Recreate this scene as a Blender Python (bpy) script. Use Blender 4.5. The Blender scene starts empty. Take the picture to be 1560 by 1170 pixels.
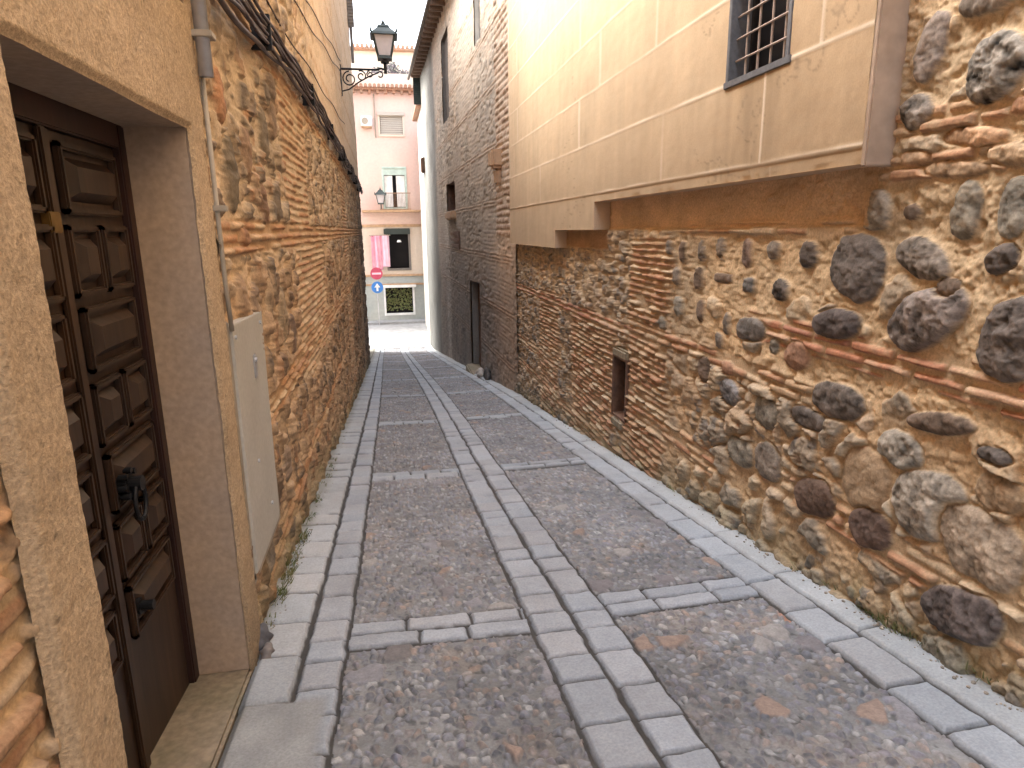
import bpy, bmesh, math, random
import numpy as np
from mathutils import Matrix, Vector
R=math.radians
S=bpy.context.scene
col=S.collection
# ---------------------------------------------------------------- camera
cd=bpy.data.cameras.new('camera'); cam=bpy.data.objects.new('camera',cd); col.objects.link(cam)
cd.sensor_width=36; cd.sensor_fit='HORIZONTAL'; cd.lens=36*995/1560; cd.clip_start=.05; cd.clip_end=3000
yaw,pit,rol=R(10.377),R(13.3),R(-0.68)
F0=Vector((math.sin(yaw),math.cos(yaw),0)); R0=Vector((math.cos(yaw),-math.sin(yaw),0)); Z0=Vector((0,0,1))
Fw=F0*math.cos(pit)-Z0*math.sin(pit); Up=Z0*math.cos(pit)+F0*math.sin(pit)
Rt=R0*math.cos(rol)+Up*math.sin(rol); Up=-R0*math.sin(rol)+Up*math.cos(rol)
Up=Rt.cross(Fw)
m=Matrix((Rt,Up,-Fw)).transposed().to_4x4(); cam.matrix_world=m
S.camera=cam
# ---------------------------------------------------------------- world / sun / exposure
SUN_EL,SUN_AZ=R(50),R(-62)      # azimuth measured from +Y towards +X
w=bpy.data.worlds.new('World'); S.world=w; w.use_nodes=True
nt=w.node_tree; bg=nt.nodes['Background']
sky=nt.nodes.new('ShaderNodeTexSky'); sky.sky_type='NISHITA'; sky.sun_disc=False
sky.sun_elevation=SUN_EL; sky.sun_rotation=SUN_AZ; sky.dust_density=4; sky.air_density=1.0; sky.ozone_density=1
hs=nt.nodes.new('ShaderNodeHueSaturation'); hs.inputs['Saturation'].default_value=.45
nt.links.new(sky.outputs[0],hs.inputs['Color']); nt.links.new(hs.outputs[0],bg.inputs[0]); bg.inputs[1].default_value=.15
sl=bpy.data.lights.new('sun','SUN'); sl.energy=.5; sl.angle=R(22); sl.color=(1,.94,.86)
sun=bpy.data.objects.new('sun',sl); col.objects.link(sun)
sd=Vector((math.sin(SUN_AZ)*math.cos(SUN_EL),math.cos(SUN_AZ)*math.cos(SUN_EL),math.sin(SUN_EL)))
sun.rotation_euler=sd.to_track_quat('Z','Y').to_euler()
S.view_settings.view_transform='Standard'; S.view_settings.look='None'; S.view_settings.gamma=1
S.view_settings.exposure=3.2
S.render.engine='CYCLES'
S.cycles.max_bounces=10; S.cycles.diffuse_bounces=6
# ---------------------------------------------------------------- numpy noise
def H(ix,iy,s):
    h=ix.astype(np.uint32)*np.uint32(374761393)+iy.astype(np.uint32)*np.uint32(668265263)+np.uint32((s*2246822519)&0xffffffff)
    h=(h^(h>>np.uint32(13)))*np.uint32(1274126177)
    h=(h^(h>>np.uint32(16)))*np.uint32(2654435761)
    return ((h^(h>>np.uint32(15)))&np.uint32(0xffffff)).astype(np.float32)/np.float32(0x1000000)
def sm(a,b,x):
    t=np.clip((x-a)/(b-a),0,1); return t*t*(3-2*t)
def vn(x,y,s=0):
    ix=np.floor(x);iy=np.floor(y);fx=x-ix;fy=y-iy
    fx=fx*fx*(3-2*fx);fy=fy*fy*(3-2*fy);ix=ix.astype(np.int32);iy=iy.astype(np.int32)
    a=H(ix,iy,s);b=H(ix+1,iy,s);c=H(ix,iy+1,s);d=H(ix+1,iy+1,s)
    return (a+(b-a)*fx)*(1-fy)+(c+(d-c)*fx)*fy
def fbm(x,y,sc,o=4,s=0,g=.5):
    t=0;a=1;n=0
    for i in range(o):
        t=t+a*(vn(x/sc+17.3*i,y/sc+9.1*i,s+i*7)-.5);n+=a;a*=g;sc*=.5
    return t/n*2
def worley(x,y,s,jit=.8):
    ix=np.floor(x).astype(np.int32);iy=np.floor(y).astype(np.int32)
    f1=np.full(x.shape,9.);f2=np.full(x.shape,9.);cx=np.zeros(x.shape,np.int32);cy=cx.copy();dx=np.zeros(x.shape);dy=dx.copy()
    for i in(-1,0,1):
        for j in(-1,0,1):
            a=ix+i;b=iy+j
            px=a+.5+(H(a,b,s)-.5)*jit;py=b+.5+(H(a,b,s+11)-.5)*jit
            ex=x-px;ey=y-py;d=np.sqrt(ex*ex+ey*ey)
            n=d<f1
            f2=np.where(n,f1,np.minimum(f2,d));f1=np.where(n,d,f1)
            cx=np.where(n,a,cx);cy=np.where(n,b,cy);dx=np.where(n,ex,dx);dy=np.where(n,ey,dy)
    return f1,f2,cx,cy,dx,dy
def pal(P,r):
    P=np.array(P); return P[np.minimum((r*len(P)).astype(int),len(P)-1)]
class Sub: pass
class Patch:
    def __init__(s,U,V,mortar,seed=1,rough=.009):
        s.U=U;s.V=V;s.sd=seed
        n=fbm(U,V,.35,5,seed); n2=fbm(U,V,.06,3,seed+50)
        s.Hh=rough*2.2*n+rough*n2+rough*.9*fbm(U,V,.025,2,seed+51)-rough*1.6*sm(.25,.6,fbm(U,V,.13,4,seed+52,.65))
        m=np.array(mortar); k=fbm(U,V,.7,3,seed+90)[...,None]; q=fbm(U,V,.12,3,seed+91)[...,None]
        s.C=m*(1+.22*k+.16*q)*np.array([1,1,1])+k*np.array([.03,.0,-.02])
        s.dull=np.zeros(U.shape)
        s.wu=U+.035*fbm(U,V,.12,3,seed+5);s.wv=V+.03*fbm(U,V,.11,3,seed+6)
    def blend(s,a,h,c,keep=0.):
        s.Hh=s.Hh*(1-a*(1-keep))+h*a
        s.C=s.C*(1-a[...,None])+c*a[...,None]
    def sub(s,mask):
        sel=mask>.002;t=Sub();t.sel=sel;t.U=s.U[sel];t.V=s.V[sel];t.Hh=s.Hh[sel];t.C=s.C[sel];t.wu=s.wu[sel];t.wv=s.wv[sel];t.m=mask[sel]
        return t
    def put(s,t): s.Hh[t.sel]=t.Hh;s.C[t.sel]=t.C
    @staticmethod
    def bl(t,a,h,c,keep):
        t.Hh=t.Hh*(1-a*(1-keep))+h*a;t.C=t.C*(1-a[...,None])+c*a[...,None]
    def rubble(s,mask,cu,cv,prob,palette,h,seed,lo=.06,hi=.4,contrast=.25):
        q=s.sub(mask)
        if q.U.size==0: return
        f1,f2,cx,cy,dx,dy=worley(q.wu/cu,q.wv/cv,seed,.85)
        r=H(cx,cy,seed+3);t=lo+(hi-lo)*H(cx,cy,seed+4);g=f2-f1
        edge=.14*fbm(q.U,q.V,.06,3,seed+41)
        a=sm(0,.085,g-t+edge)*(r<prob)*q.m
        c=pal(palette,H(cx,cy,seed+5))
        tex=fbm(q.U,q.V,.05,4,seed+8,.65)[...,None]; big=fbm(q.U,q.V,.17,2,seed+9)[...,None]
        c=c*(1+contrast*2*tex+contrast*big)
        # mortar smeared over part of the face
        smr=sm(.1,.45,fbm(q.U,q.V,.14,3,seed+33))[...,None]*.55
        c=c*(1-smr)+q.C*smr
        hh=h*(.35+.8*H(cx,cy,seed+6))*np.clip((g-t)/.35,0,1)**.4+h*.55*(dx*(H(cx,cy,seed+7)-.5)+dy*(H(cx,cy,seed+12)-.5))*2
        hh=hh+.30*h*tex[...,0]+.45*h*(1-np.abs(fbm(q.U,q.V,.10,4,seed+19,.6))*2)
        s.bl(q,a,hh,np.clip(c,.01,1),.3);s.put(q)
    def stone(s,u,v,ru,rv,c,h=.04,ang=0,p=2.6,seed=None,mott=.3,clear=1.10):
        if seed is None: seed=int(abs(u*977+v*1313))%997
        R_=max(ru,rv)*1.7
        sel=(np.abs(s.U-u)<R_)&(np.abs(s.V-v)<R_)
        if not sel.any(): return
        U=s.U[sel];V=s.V[sel]
        du=U-u;dv=V-v;ca,sa=math.cos(ang),math.sin(ang)
        a_=(du*ca+dv*sa)/ru;b_=(-du*sa+dv*ca)/rv
        r=(np.abs(a_)**p+np.abs(b_)**p)**(1/p)
        r=r*(1+.24*fbm(U,V,max(ru,rv)*1.1,4,seed,.6))
        cl=sm(clear+.05,clear-.1,r)
        tex=fbm(U,V,.05,4,seed+3,.75);big=fbm(U,V,max(ru,rv)*.7,3,seed+4);rid=1-np.abs(fbm(U,V,max(ru,rv)*.8,4,seed+14,.6))*2.2
        mm=sm(1.015,.975,r)
        Hh=s.Hh[sel];C=s.C[sel]
        mortar=np.array(s.mort)*(1+.18*fbm(U,V,.1,3,seed+7))[:,None]
        Hh=Hh*(1-cl)+cl*(.006*tex)
        C=C*(1-cl[:,None])+mortar*cl[:,None]
        hh=h*(np.clip(1-r**3,0,1)**.4)*(.72+.28*np.clip(rid,0,1)*min(1,mott*3))+h*.3*big+h*.22*tex
        cc=np.array(c)*np.array((1.07,1.02,.96))*(1+mott*2.6*tex[:,None]+mott*1.2*big[:,None])
        Hh=Hh*(1-mm)+np.maximum(hh,.0)*mm; C=C*(1-mm[:,None])+np.clip(cc,.01,1)*mm[:,None]
        s.Hh[sel]=Hh;s.C[sel]=C
    def bricks(s,mask,ch,bl,prob,palette,h,seed,gap=.3,wv=.012,mort=None):
        q=s.sub(mask)
        if q.U.size==0: return
        U,V,m=q.U,q.V,q.m
        v=V+wv*fbm(U,V,.6,3,seed)+.005*fbm(U,V,.05,2,seed+30)
        k=np.floor(v/ch).astype(np.int32);fv=v/ch-k
        u=U/bl+.5*(k%2)+.35*H(k,k*0+3,seed)+.05*fbm(U,V,.2,2,seed+31)
        j=np.floor(u).astype(np.int32);fu=u-j
        e=np.minimum(np.minimum(fv,1-fv)*ch-gap*ch/2*(.6+.8*H(j,k,seed+13)),np.minimum(fu,1-fu)*bl-gap*ch*.55)
        on=H(j,k,seed+1)<prob
        a=sm(-.003,.005,e)*on*m
        c=pal(palette,H(j,k,seed+2))*(1+.3*fbm(U,V,.05,3,seed+3)[...,None])
        smr=sm(.0,.5,fbm(U,V,.11,3,seed+37))[...,None]*.5
        mk=m*.85
        q.Hh=q.Hh*(1-mk)+mk*(.003*fbm(U,V,.08,3,seed+7))
        if mort is not None: q.C=q.C*(1-mk[...,None])+np.array(mort)*(1+.2*fbm(U,V,.1,3,seed+9))[...,None]*mk[...,None]
        c=c*(1-smr)+q.C*smr
        hh=h*(.35+.9*H(j,k,seed+4))*sm(-.003,.012,e)+.003*fbm(U,V,.04,3,seed+6)
        s.bl(q,a,hh,np.clip(c,.01,1),.2);s.put(q)
def nz(P,sc,amp,seed): return amp*fbm(P.U,P.V,sc,3,seed)
def box_mask(P,u0,u1,v0,v1,soft=.05,n=.06,seed=3):
    g=soft+n;sel=(P.U>u0-g)&(P.U<u1+g)&(P.V>v0-g)&(P.V<v1+g);o=np.zeros(P.U.shape)
    if not sel.any(): return o
    U,V=P.U[sel],P.V[sel];du=n*fbm(U,V,.3,3,seed);dv=n*.5*fbm(U,V,.3,3,seed+1)
    o[sel]=sm(-soft,soft,np.minimum(U+du-u0,u1-U-du))*sm(-soft*.4,soft*.4,np.minimum(V+dv-v0,v1-V-dv));return o
# ---------------------------------------------------------------- objects / materials helpers
def tag(o,label=None,cat=None,group=None,kind=None):
    if label:o['label']=label
    if cat:o['category']=cat
    if group:o['group']=group
    if kind:o['kind']=kind
    return o
def empty(name,loc,label,cat,group=None):
    o=bpy.data.objects.new(name,None);o.location=loc;col.objects.link(o);o.empty_display_size=.2
    return tag(o,label,cat,group)
def link(name,me,mat,parent=None):
    o=bpy.data.objects.new(name,me);col.objects.link(o)
    if mat is not None: me.materials.append(mat)
    if parent is not None:
        o.parent=parent
        p=parent;off=Vector((0,0,0))
        while p is not None: off+=Vector(p.location);p=p.parent
        o.location=-off if not isinstance(parent.data,bpy.types.Mesh) else Vector((0,0,0))
    return o
def grid_mesh(name,P,C,keep=None,extra=None,flip=False):
    r,c=P.shape[:2]
    idx=np.arange(r*c).reshape(r,c)
    q=np.stack([idx[:-1,:-1],idx[:-1,1:],idx[1:,1:],idx[1:,:-1]],-1)
    if keep is not None: q=q[keep]
    q=q.reshape(-1,4)
    if flip:q=q[:,::-1]
    V=P.reshape(-1,3);CC=C.reshape(-1,3)
    if extra is not None:
        ev,ef,ec=extra
        q=np.concatenate([q,np.array(ef)+len(V)]);V=np.concatenate([V,np.array(ev,float)]);CC=np.concatenate([CC,np.array(ec,float)])
    me=bpy.data.meshes.new(name);n=len(V)
    me.vertices.add(n);me.vertices.foreach_set('co',V.astype(np.float32).ravel())
    me.loops.add(len(q)*4);me.loops.foreach_set('vertex_index',q.astype(np.int32).ravel())
    me.polygons.add(len(q));me.polygons.foreach_set('loop_start',(np.arange(len(q))*4).astype(np.int32))
    me.update(calc_edges=True)
    me.polygons.foreach_set('use_smooth',np.ones(len(q),bool))
    at=me.color_attributes.new('Col','FLOAT_COLOR','POINT')
    cc=np.ones((n,4),np.float32);cc[:,:3]=np.clip(CC,0.005,.95);at.data.foreach_set('color',cc.ravel())
    me.update()
    return me
class MB:
    def __init__(s): s.bm=bmesh.new()
    def box(s,x0,x1,y0,y1,z0,z1,bev=0,M=None):
        b=bmesh.new();bmesh.ops.create_cube(b,size=1)
        for v in b.verts: v.co=Vector(((x0+x1)/2+v.co.x*(x1-x0),(y0+y1)/2+v.co.y*(y1-y0),(z0+z1)/2+v.co.z*(z1-z0)))
        if bev: bmesh.ops.bevel(b,geom=list(b.edges),offset=bev,segments=2,affect='EDGES')
        s._add(b,M);return s
    def _add(s,b,M=None):
        if M is not None: bmesh.ops.transform(b,matrix=M,verts=b.verts)
        me=bpy.data.meshes.new('tmp');b.to_mesh(me);b.free();s.bm.from_mesh(me);bpy.data.meshes.remove(me)
    def tube(s,pts,r,seg=10,r2=None):
        pts=[Vector(p) for p in pts];rings=[];n=len(pts)
        up=None
        for i,p in enumerate(pts):
            t=(pts[min(i+1,n-1)]-pts[max(i-1,0)]).normalized()
            a=Vector((0,0,1)) if abs(t.z)<.9 else Vector((1,0,0))
            if up is not None: a=up
            b=t.cross(a).normalized();c=b.cross(t).normalized();up=c
            rr=r if r2 is None else r+(r2-r)*i/(n-1)
            rings.append([s.bm.verts.new(p+(b*math.cos(k*2*math.pi/seg)+c*math.sin(k*2*math.pi/seg))*rr) for k in range(seg)])
        for A,B in zip(rings,rings[1:]):
            for k in range(seg): s.bm.faces.new((A[k],A[(k+1)%seg],B[(k+1)%seg],B[k]))
        s.bm.faces.new(rings[0][::-1]);s.bm.faces.new(rings[-1]);return s
    def cyl(s,c,r,h,axis='Z',seg=24,r2=None,bev=0):
        b=bmesh.new();bmesh.ops.create_cone(b,cap_ends=True,segments=seg,radius1=r,radius2=r if r2 is None else r2,depth=h)
        M=Matrix.Translation(c)
        if axis=='Y':M=M@Matrix.Rotation(R(90),4,'X')
        if axis=='X':M=M@Matrix.Rotation(R(90),4,'Y')
        s._add(b,M);return s
    def prism(s,poly,fn,d0,d1,bev=0):
        # poly list of 2D; fn(a,b,d)->xyz
        b=bmesh.new()
        A=[b.verts.new(fn(p[0],p[1],d0)) for p in poly];B=[b.verts.new(fn(p[0],p[1],d1)) for p in poly]
        b.faces.new(A);b.faces.new(B[::-1]);n=len(poly)
        for i in range(n): b.faces.new((A[i],B[i],B[(i+1)%n],A[(i+1)%n]))
        bmesh.ops.recalc_face_normals(b,faces=b.faces)
        if bev: bmesh.ops.bevel(b,geom=list(b.edges),offset=bev,segments=2,affect='EDGES')
        s._add(b);return s
    def frustum(s,r0,r1,z0,z1,cx,cy,seg=4,rot=45):
        b=bmesh.new();bmesh.ops.create_cone(b,cap_ends=True,segments=seg,radius1=r0,radius2=r1,depth=z1-z0)
        s._add(b,Matrix.Translation((cx,cy,(z0+z1)/2))@Matrix.Rotation(R(rot),4,'Z'));return s
    def quad(s,a,b,c,d):
        s.bm.faces.new([s.bm.verts.new(v) for v in(a,b,c,d)]);return s
    def build(s,name,mat,parent=None,smooth=False):
        bmesh.ops.recalc_face_normals(s.bm,faces=s.bm.faces)
        me=bpy.data.meshes.new(name);s.bm.to_mesh(me);s.bm.free()
        if smooth:
            for p in me.polygons:p.use_smooth=True
        return link(name,me,mat,parent)
def node_mat(name):
    m=bpy.data.materials.new(name);m.use_nodes=True;return m,m.node_tree,m.node_tree.nodes['Principled BSDF']
def attr_mat(name,rough=.85,sc=60,var=.35,bump=.35,dist=.004,spec=.25):
    m,t,b=node_mat(name);N=t.nodes.new
    at=N('ShaderNodeAttribute');at.attribute_name='Col'
    tc=N('ShaderNodeTexCoord');n=N('ShaderNodeTexNoise');n.inputs['Scale'].default_value=sc;n.inputs['Detail'].default_value=5;n.inputs['Roughness'].default_value=.65
    t.links.new(tc.outputs['Object'],n.inputs['Vector'])
    mr=N('ShaderNodeMapRange');mr.inputs['From Min'].default_value=.25;mr.inputs['From Max'].default_value=.75;mr.inputs['To Min'].default_value=1-var;mr.inputs['To Max'].default_value=1+var
    t.links.new(n.outputs[0],mr.inputs[0])
    mx=N('ShaderNodeVectorMath');mx.operation='SCALE';t.links.new(at.outputs['Color'],mx.inputs[0]);t.links.new(mr.outputs[0],mx.inputs['Scale'])
    t.links.new(mx.outputs[0],b.inputs['Base Color'])
    bp=N('ShaderNodeBump');bp.inputs['Strength'].default_value=bump;bp.inputs['Distance'].default_value=dist
    t.links.new(n.outputs[0],bp.inputs['Height']);t.links.new(bp.outputs[0],b.inputs['Normal'])
    b.inputs['Roughness'].default_value=rough;b.inputs['Specular IOR Level'].default_value=spec
    return m
def mat(name,c,rough=.7,metal=0,sc=25,var=.15,bump=.15,dist=.003,c2=None,sc2=3,spec=.4,stretch=None):
    m,t,b=node_mat(name);N=t.nodes.new
    tc=N('ShaderNodeTexCoord');n=N('ShaderNodeTexNoise');n.inputs['Scale'].default_value=sc;n.inputs['Detail'].default_value=5
    src=tc.outputs['Object']
    if stretch:
        mp=N('ShaderNodeMapping');mp.inputs['Scale'].default_value=stretch;t.links.new(src,mp.inputs[0]);src=mp.outputs[0]
    t.links.new(src,n.inputs['Vector'])
    n2=N('ShaderNodeTexNoise');n2.inputs['Scale'].default_value=sc2;n2.inputs['Detail'].default_value=4;t.links.new(src,n2.inputs['Vector'])
    mix=N('ShaderNodeMix');mix.data_type='RGBA';mix.inputs[6].default_value=(*c,1);mix.inputs[7].default_value=(*(c2 or [v*.8 for v in c]),1)
    mr0=N('ShaderNodeMapRange');mr0.inputs['From Min'].default_value=.35;mr0.inputs['From Max'].default_value=.65
    t.links.new(n2.outputs[0],mr0.inputs[0]);t.links.new(mr0.outputs[0],mix.inputs[0])
    mr=N('ShaderNodeMapRange');mr.inputs['From Min'].default_value=.25;mr.inputs['From Max'].default_value=.75;mr.inputs['To Min'].default_value=1-var;mr.inputs['To Max'].default_value=1+var
    t.links.new(n.outputs[0],mr.inputs[0])
    mx=N('ShaderNodeVectorMath');mx.operation='SCALE';t.links.new(mix.outputs[2],mx.inputs[0]);t.links.new(mr.outputs[0],mx.inputs['Scale'])
    t.links.new(mx.outputs[0],b.inputs['Base Color'])
    if bump:
        bp=N('ShaderNodeBump');bp.inputs['Strength'].default_value=bump;bp.inputs['Distance'].default_value=dist
        t.links.new(n.outputs[0],bp.inputs['Height']);t.links.new(bp.outputs[0],b.inputs['Normal'])
    b.inputs['Roughness'].default_value=rough;b.inputs['Metallic'].default_value=metal;b.inputs['Specular IOR Level'].default_value=spec
    return m
def zg(y):
    y=np.asarray(y,float)
    return np.where(y<29.2,-1.6-.124*y,-5.2208)
def xr(y):   # right wall base line
    y=np.asarray(y,float); return np.where(y<12,2.28,2.25-(y-12)*.02865)
def logspace_step(a,b,fn):
    o=[a]
    while o[-1]<b: o.append(o[-1]+fn(o[-1]))
    o[-1]=b; return np.array(o)
M={}
M['masonry']=attr_mat('masonry',.9,70,.32,.5,.004,.2)
M['paving']=attr_mat('paving',.72,90,.22,.3,.002,.35)
M['plaster_attr']=attr_mat('scored_plaster',.85,110,.10,.25,.002,.25)
M['roughcast']=mat('roughcast',(.47,.33,.185),.9,0,85,.30,.9,.006,(.53,.37,.20),2.2,.2)
M['jamb']=mat('smooth_jamb_plaster',(.42,.30,.20),.85,0,45,.16,.4,.003,(.34,.26,.20),2.0,.25)
M['wood']=mat('dark_door_wood',(.042,.022,.012),.5,0,30,.45,.4,.002,(.022,.012,.008),5,.45,(1,1,.12))
M['woodframe']=mat('door_frame_wood',(.040,.014,.009),.5,0,30,.3,.3,.002,(.022,.010,.008),5,.4,(1,1,.1))
M['iron']=mat('black_iron',(.02,.02,.022),.5,.6,60,.2,.2)
M['brass']=mat('brass_plate',(.24,.145,.045),.55,.4,40,.15,.1)
M['cabinet']=mat('grey_painted_metal',(.50,.48,.43),.5,.0,40,.10,.15,.002,(.42,.40,.35),2.2)
M['galv']=mat('galvanised_pipe',(.52,.52,.53),.4,.5,30,.12,.1)
M['conduit']=mat('grey_conduit',(.36,.31,.24),.6,0,30,.12,.1)
M['cable']=mat('black_cable',(.075,.052,.055),.6,0,50,.25,.2)
M['thresh']=mat('worn_threshold_stone',(.27,.215,.15),.8,0,30,.3,.5,.005,(.20,.17,.11),3)
M['darkglass']=mat('dark_window_glass',(.010,.009,.010),.5,0,5,.1,0,spec=.12)
M['void']=mat('dark_recess',(.02,.015,.012),.9)  # near-black colour standing in for unlit depth in openings, sash included
M['slate']=mat('grey_stone_frame',(.15,.15,.155),.8,0,40,.2,.4)
M['glassp']=mat('frosted_lamp_glass',(.62,.58,.60),.3,0,10,.05,0)
M['lampgreen']=mat('lamp_green_black_metal',(.05,.065,.06),.5,.3,40,.15,.1)
M['pink']=mat('pink_plaster',(.66,.47,.41),.85,0,8,.06,.1,.003,(.68,.52,.45),.6)
M['cream']=mat('cream_plaster',(.64,.53,.42),.85,0,8,.06,.1,.003,(.62,.54,.45),.6)
M['white']=mat('white_plaster',(.66,.62,.54),.8,0,8,.05,.1)
M['whitepaint']=mat('white_paint',(.82,.82,.80),.5,0,20,.04,.05)
M['tile']=mat('roof_tile',(.36,.19,.12),.85,0,12,.3,.3,.01,(.30,.20,.14),2)
M['rafter']=mat('faded_rafter_timber',(.27,.19,.14),.8,0,25,.25,.3)
M['darkleaf']=mat('dark_leaves',(.045,.06,.035),.6,0,15,.4,.1,.003,(.09,.05,.07),5)
M['brown']=mat('brown_timber',(.17,.09,.055),.75,0,25,.3,.3,.003,(.11,.065,.045),4)
M['greytimber']=mat('weathered_grey_timber',(.20,.18,.16),.8,0,25,.2,.3)
M['blind']=mat('beige_blind',(.50,.46,.40),.7,0,3,.06,.2,stretch=(1,1,14))
M['tan']=mat('tan_stone_trim',(.50,.33,.20),.8,0,10,.15,.2)
M['teal']=mat('pale_green_paint',(.50,.62,.56),.5,0,10,.08,.05)
M['shopwall']=mat('pale_green_grey_stone',(.40,.42,.39),.8,0,6,.10,.15,.004,(.35,.38,.37),1.2)
M['banner']=mat('pink_cloth',(.66,.25,.36),.8,0,6,.12,.1,.003,(.68,.36,.43),2)
M['bannerlight']=mat('pale_pink_cloth',(.80,.52,.62),.8,0,6,.05,.1)
M['red']=mat('sign_red',(.48,.07,.13),.45,0,20,.06,0)
M['blue']=mat('sign_blue',(.05,.20,.55),.45,0,20,.06,0)
M['leaf']=mat('leaves',(.085,.115,.035),.6,0,15,.35,.1,.003,(.17,.16,.06),9)
M['square']=mat('pale_granite_paving',(.30,.305,.305),.8,0,4,.2,.3,.006,(.24,.245,.25),.8)
M['asphalt']=mat('ground_earth',(.20,.18,.16),.9,0,4,.2,.2)
M['body']=mat('plain_render',(.42,.32,.24),.9,0,4,.1,.1)
# ================================================================ STREET
def street():
    ys=np.concatenate([np.arange(-6,1.1,.06),logspace_step(1.12,30,lambda y:min(.05,max(.005,y*y*.0012)))])
    us=np.linspace(-1.3,2.75,800)
    Y,U=np.meshgrid(ys,us,indexing='ij')
    P=Patch(U,Y,(.13,.125,.12),71,.004)
    # cobble / pebble panels
    f1,f2,cx,cy,dx,dy=worley(U/.036+.35*fbm(U,Y,.05,2,301),Y/.042+.35*fbm(U,Y,.05,2,302),301,.95)
    g=f2-f1;rr_=H(cx,cy,12)
    a=sm(.10,.26,g-.10*rr_)*(H(cx,cy,14)<.86)
    pc=pal([(.20,.20,.21),(.14,.14,.15),(.24,.21,.19),(.27,.26,.25),(.17,.155,.15),(.23,.23,.24),(.27,.21,.17),(.12,.12,.13),(.33,.32,.30),(.19,.18,.20)],H(cx,cy,9))
    pc=pc*.8+.2*np.array((.20,.20,.205));pc=pc*np.array((.95,1.0,1.07))*1.15;pc=pc*(1+.45*fbm(U,Y,.025,3,77)[...,None])
    base=np.array((.195,.20,.202))*(1+.35*fbm(U,Y,.05,4,54,.7)+.25*fbm(U,Y,.3,4,55))[...,None]
    dk_=sm(.22,.5,fbm(U,Y,.045,3,56,.7))[...,None]*.5;base=base*(1-dk_)
    C=base*(1-a[...,None])+pc*a[...,None]
    C=C*(1+.30*fbm(U,Y,.5,4,61))[...,None]
    rust=sm(.15,.5,fbm(U,Y,.22,4,62))[...,None]*.35;C=C*(1-rust)+C*np.array((1.25,1.0,.78))*rust
    Hh=.019*np.sqrt(np.clip(g-.08,0,1))*(.3+rr_)*a+.012*fbm(U,Y,.30,4,78)-.008+.003*fbm(U,Y,.03,3,80)
    # bigger stones here and there
    f1,f2,cx,cy,dx,dy=worley(P.wu/.13,P.wv/.15,401,.9); on=H(cx,cy,402)<.10
    a2=sm(.16,.3,f2-f1)*on; pc=pal([(.24,.24,.26),(.28,.215,.18),(.30,.29,.28),(.19,.18,.19),(.17,.16,.16)],H(cx,cy,403))*(1+.25*fbm(U,Y,.03,3,79)[...,None])
    C=C*(1-a2[...,None])+pc*a2[...,None];Hh=Hh*(1-a2)+a2*(.011*np.sqrt(np.clip(f2-f1,0,1))+.002)
    # one reddish cobble
    rng=np.random.RandomState(5)
    wU=U+.010*fbm(U,Y,.09,3,201);wY=Y+.010*fbm(U,Y,.09,3,202)
    def strip(u0,u1,L,seed,axis='y',rng_=(-8,31),c0=(.325,.35,.38),mask=None,jw=.008,hh=.013,var=.10):
        r=np.random.RandomState(seed);bp=[rng_[0]]
        while bp[-1]<rng_[1]: bp.append(bp[-1]+L*(.72+.56*r.rand()))
        bp=np.array(bp)
        A,B=(wU,wY) if axis=='y' else (wY,wU)
        sel=(A>u0-.012)&(A<u1+.012)&(B>rng_[0])&(B<rng_[1])
        if mask is not None: sel=sel&mask
        if not sel.any(): return
        A=A[sel];B=B[sel];Us=U[sel];Ys=Y[sel];Cs=C[sel];Hs=Hh[sel]
        k=np.clip(np.searchsorted(bp,B)-1,0,len(bp)-2).astype(np.int32)
        off=(H(k,k*0+1,seed)-.5)*.018
        e=np.minimum(np.minimum(A-u0-off*.6,u1-A+off*.6),np.minimum(B-bp[k],bp[k+1]-B))-jw/2
        joint=np.array((.045,.042,.038))*(1+.3*fbm(Us,Ys,.05,2,seed+3))[...,None]
        s_=sm(-.001,.007,e)
        v=(1+var*2*(H(k,k*0+7,seed)-.5))
        cc=np.array(c0)*v[...,None]*(1+.10*fbm(Us,Ys,.05,4,seed+4,.7)+.14*fbm(Us,Ys,.25,3,seed+5))[...,None]
        cc=cc+ (H(k,k*0+8,seed)-.5)[...,None]*np.array([.018,.0,-.018])
        nc=joint*(1-s_[...,None])+cc*s_[...,None]
        nh=-.010+(hh+.010+.006*(H(k,k*0+9,seed)-.5))*sm(-.002,.016,e)+.0025*fbm(Us,Ys,.07,3,seed+6)
        C[sel]=nc;Hh[sel]=nh
    P.C=None
    hx=(U-1.92)/.085+.25*fbm(U,Y,.08,2,66);hy=(Y-2.62)/.11;rr2=sm(1.,.8,np.sqrt(hx*hx+hy*hy))[...,None];C=C*(1-rr2)+np.array((.42,.23,.15))*(1+.3*fbm(U,Y,.03,3,67))[...,None]*rr2
    # cross courses
    for k in range(-2,9):
        y0=2.90+3.22*k if k<=0 else 2.90+3.22*k
        sk=0.0
        strip(y0-.075,y0+.055,.31,500+k*3,'x',(-.29,.60),mask=(U>-.30)&(U<.61))
        strip(y0+.06,y0+.185,.33,501+k*3,'x',(-.29,.60),mask=(U>-.30)&(U<.61))
        strip(y0-.02,y0+.105,.36,700+k*3,'x',(1.02,1.9),mask=(U>1.0)&(U<1.9))
        strip(y0+.11,y0+.235,.34,701+k*3,'x',(1.02,1.9),mask=(U>1.0)&(U<1.9))
    strip(-.475,-.285,.25,11,'y')
    strip(-.80,-.49,.30,12,'y',c0=(.36,.38,.395))
    strip(.595,.805,.24,13,'y')
    strip(.815,1.015,.25,14,'y')
    strip(1.885,2.085,.36,15,'y',c0=(.345,.37,.395))
    strip(2.095,2.50,.85,16,'y',c0=(.385,.405,.415),hh=.014,jw=.004,var=.08)
    strip(-1.4,-.815,.5,18,'y',c0=(.28,.28,.27))
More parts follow.
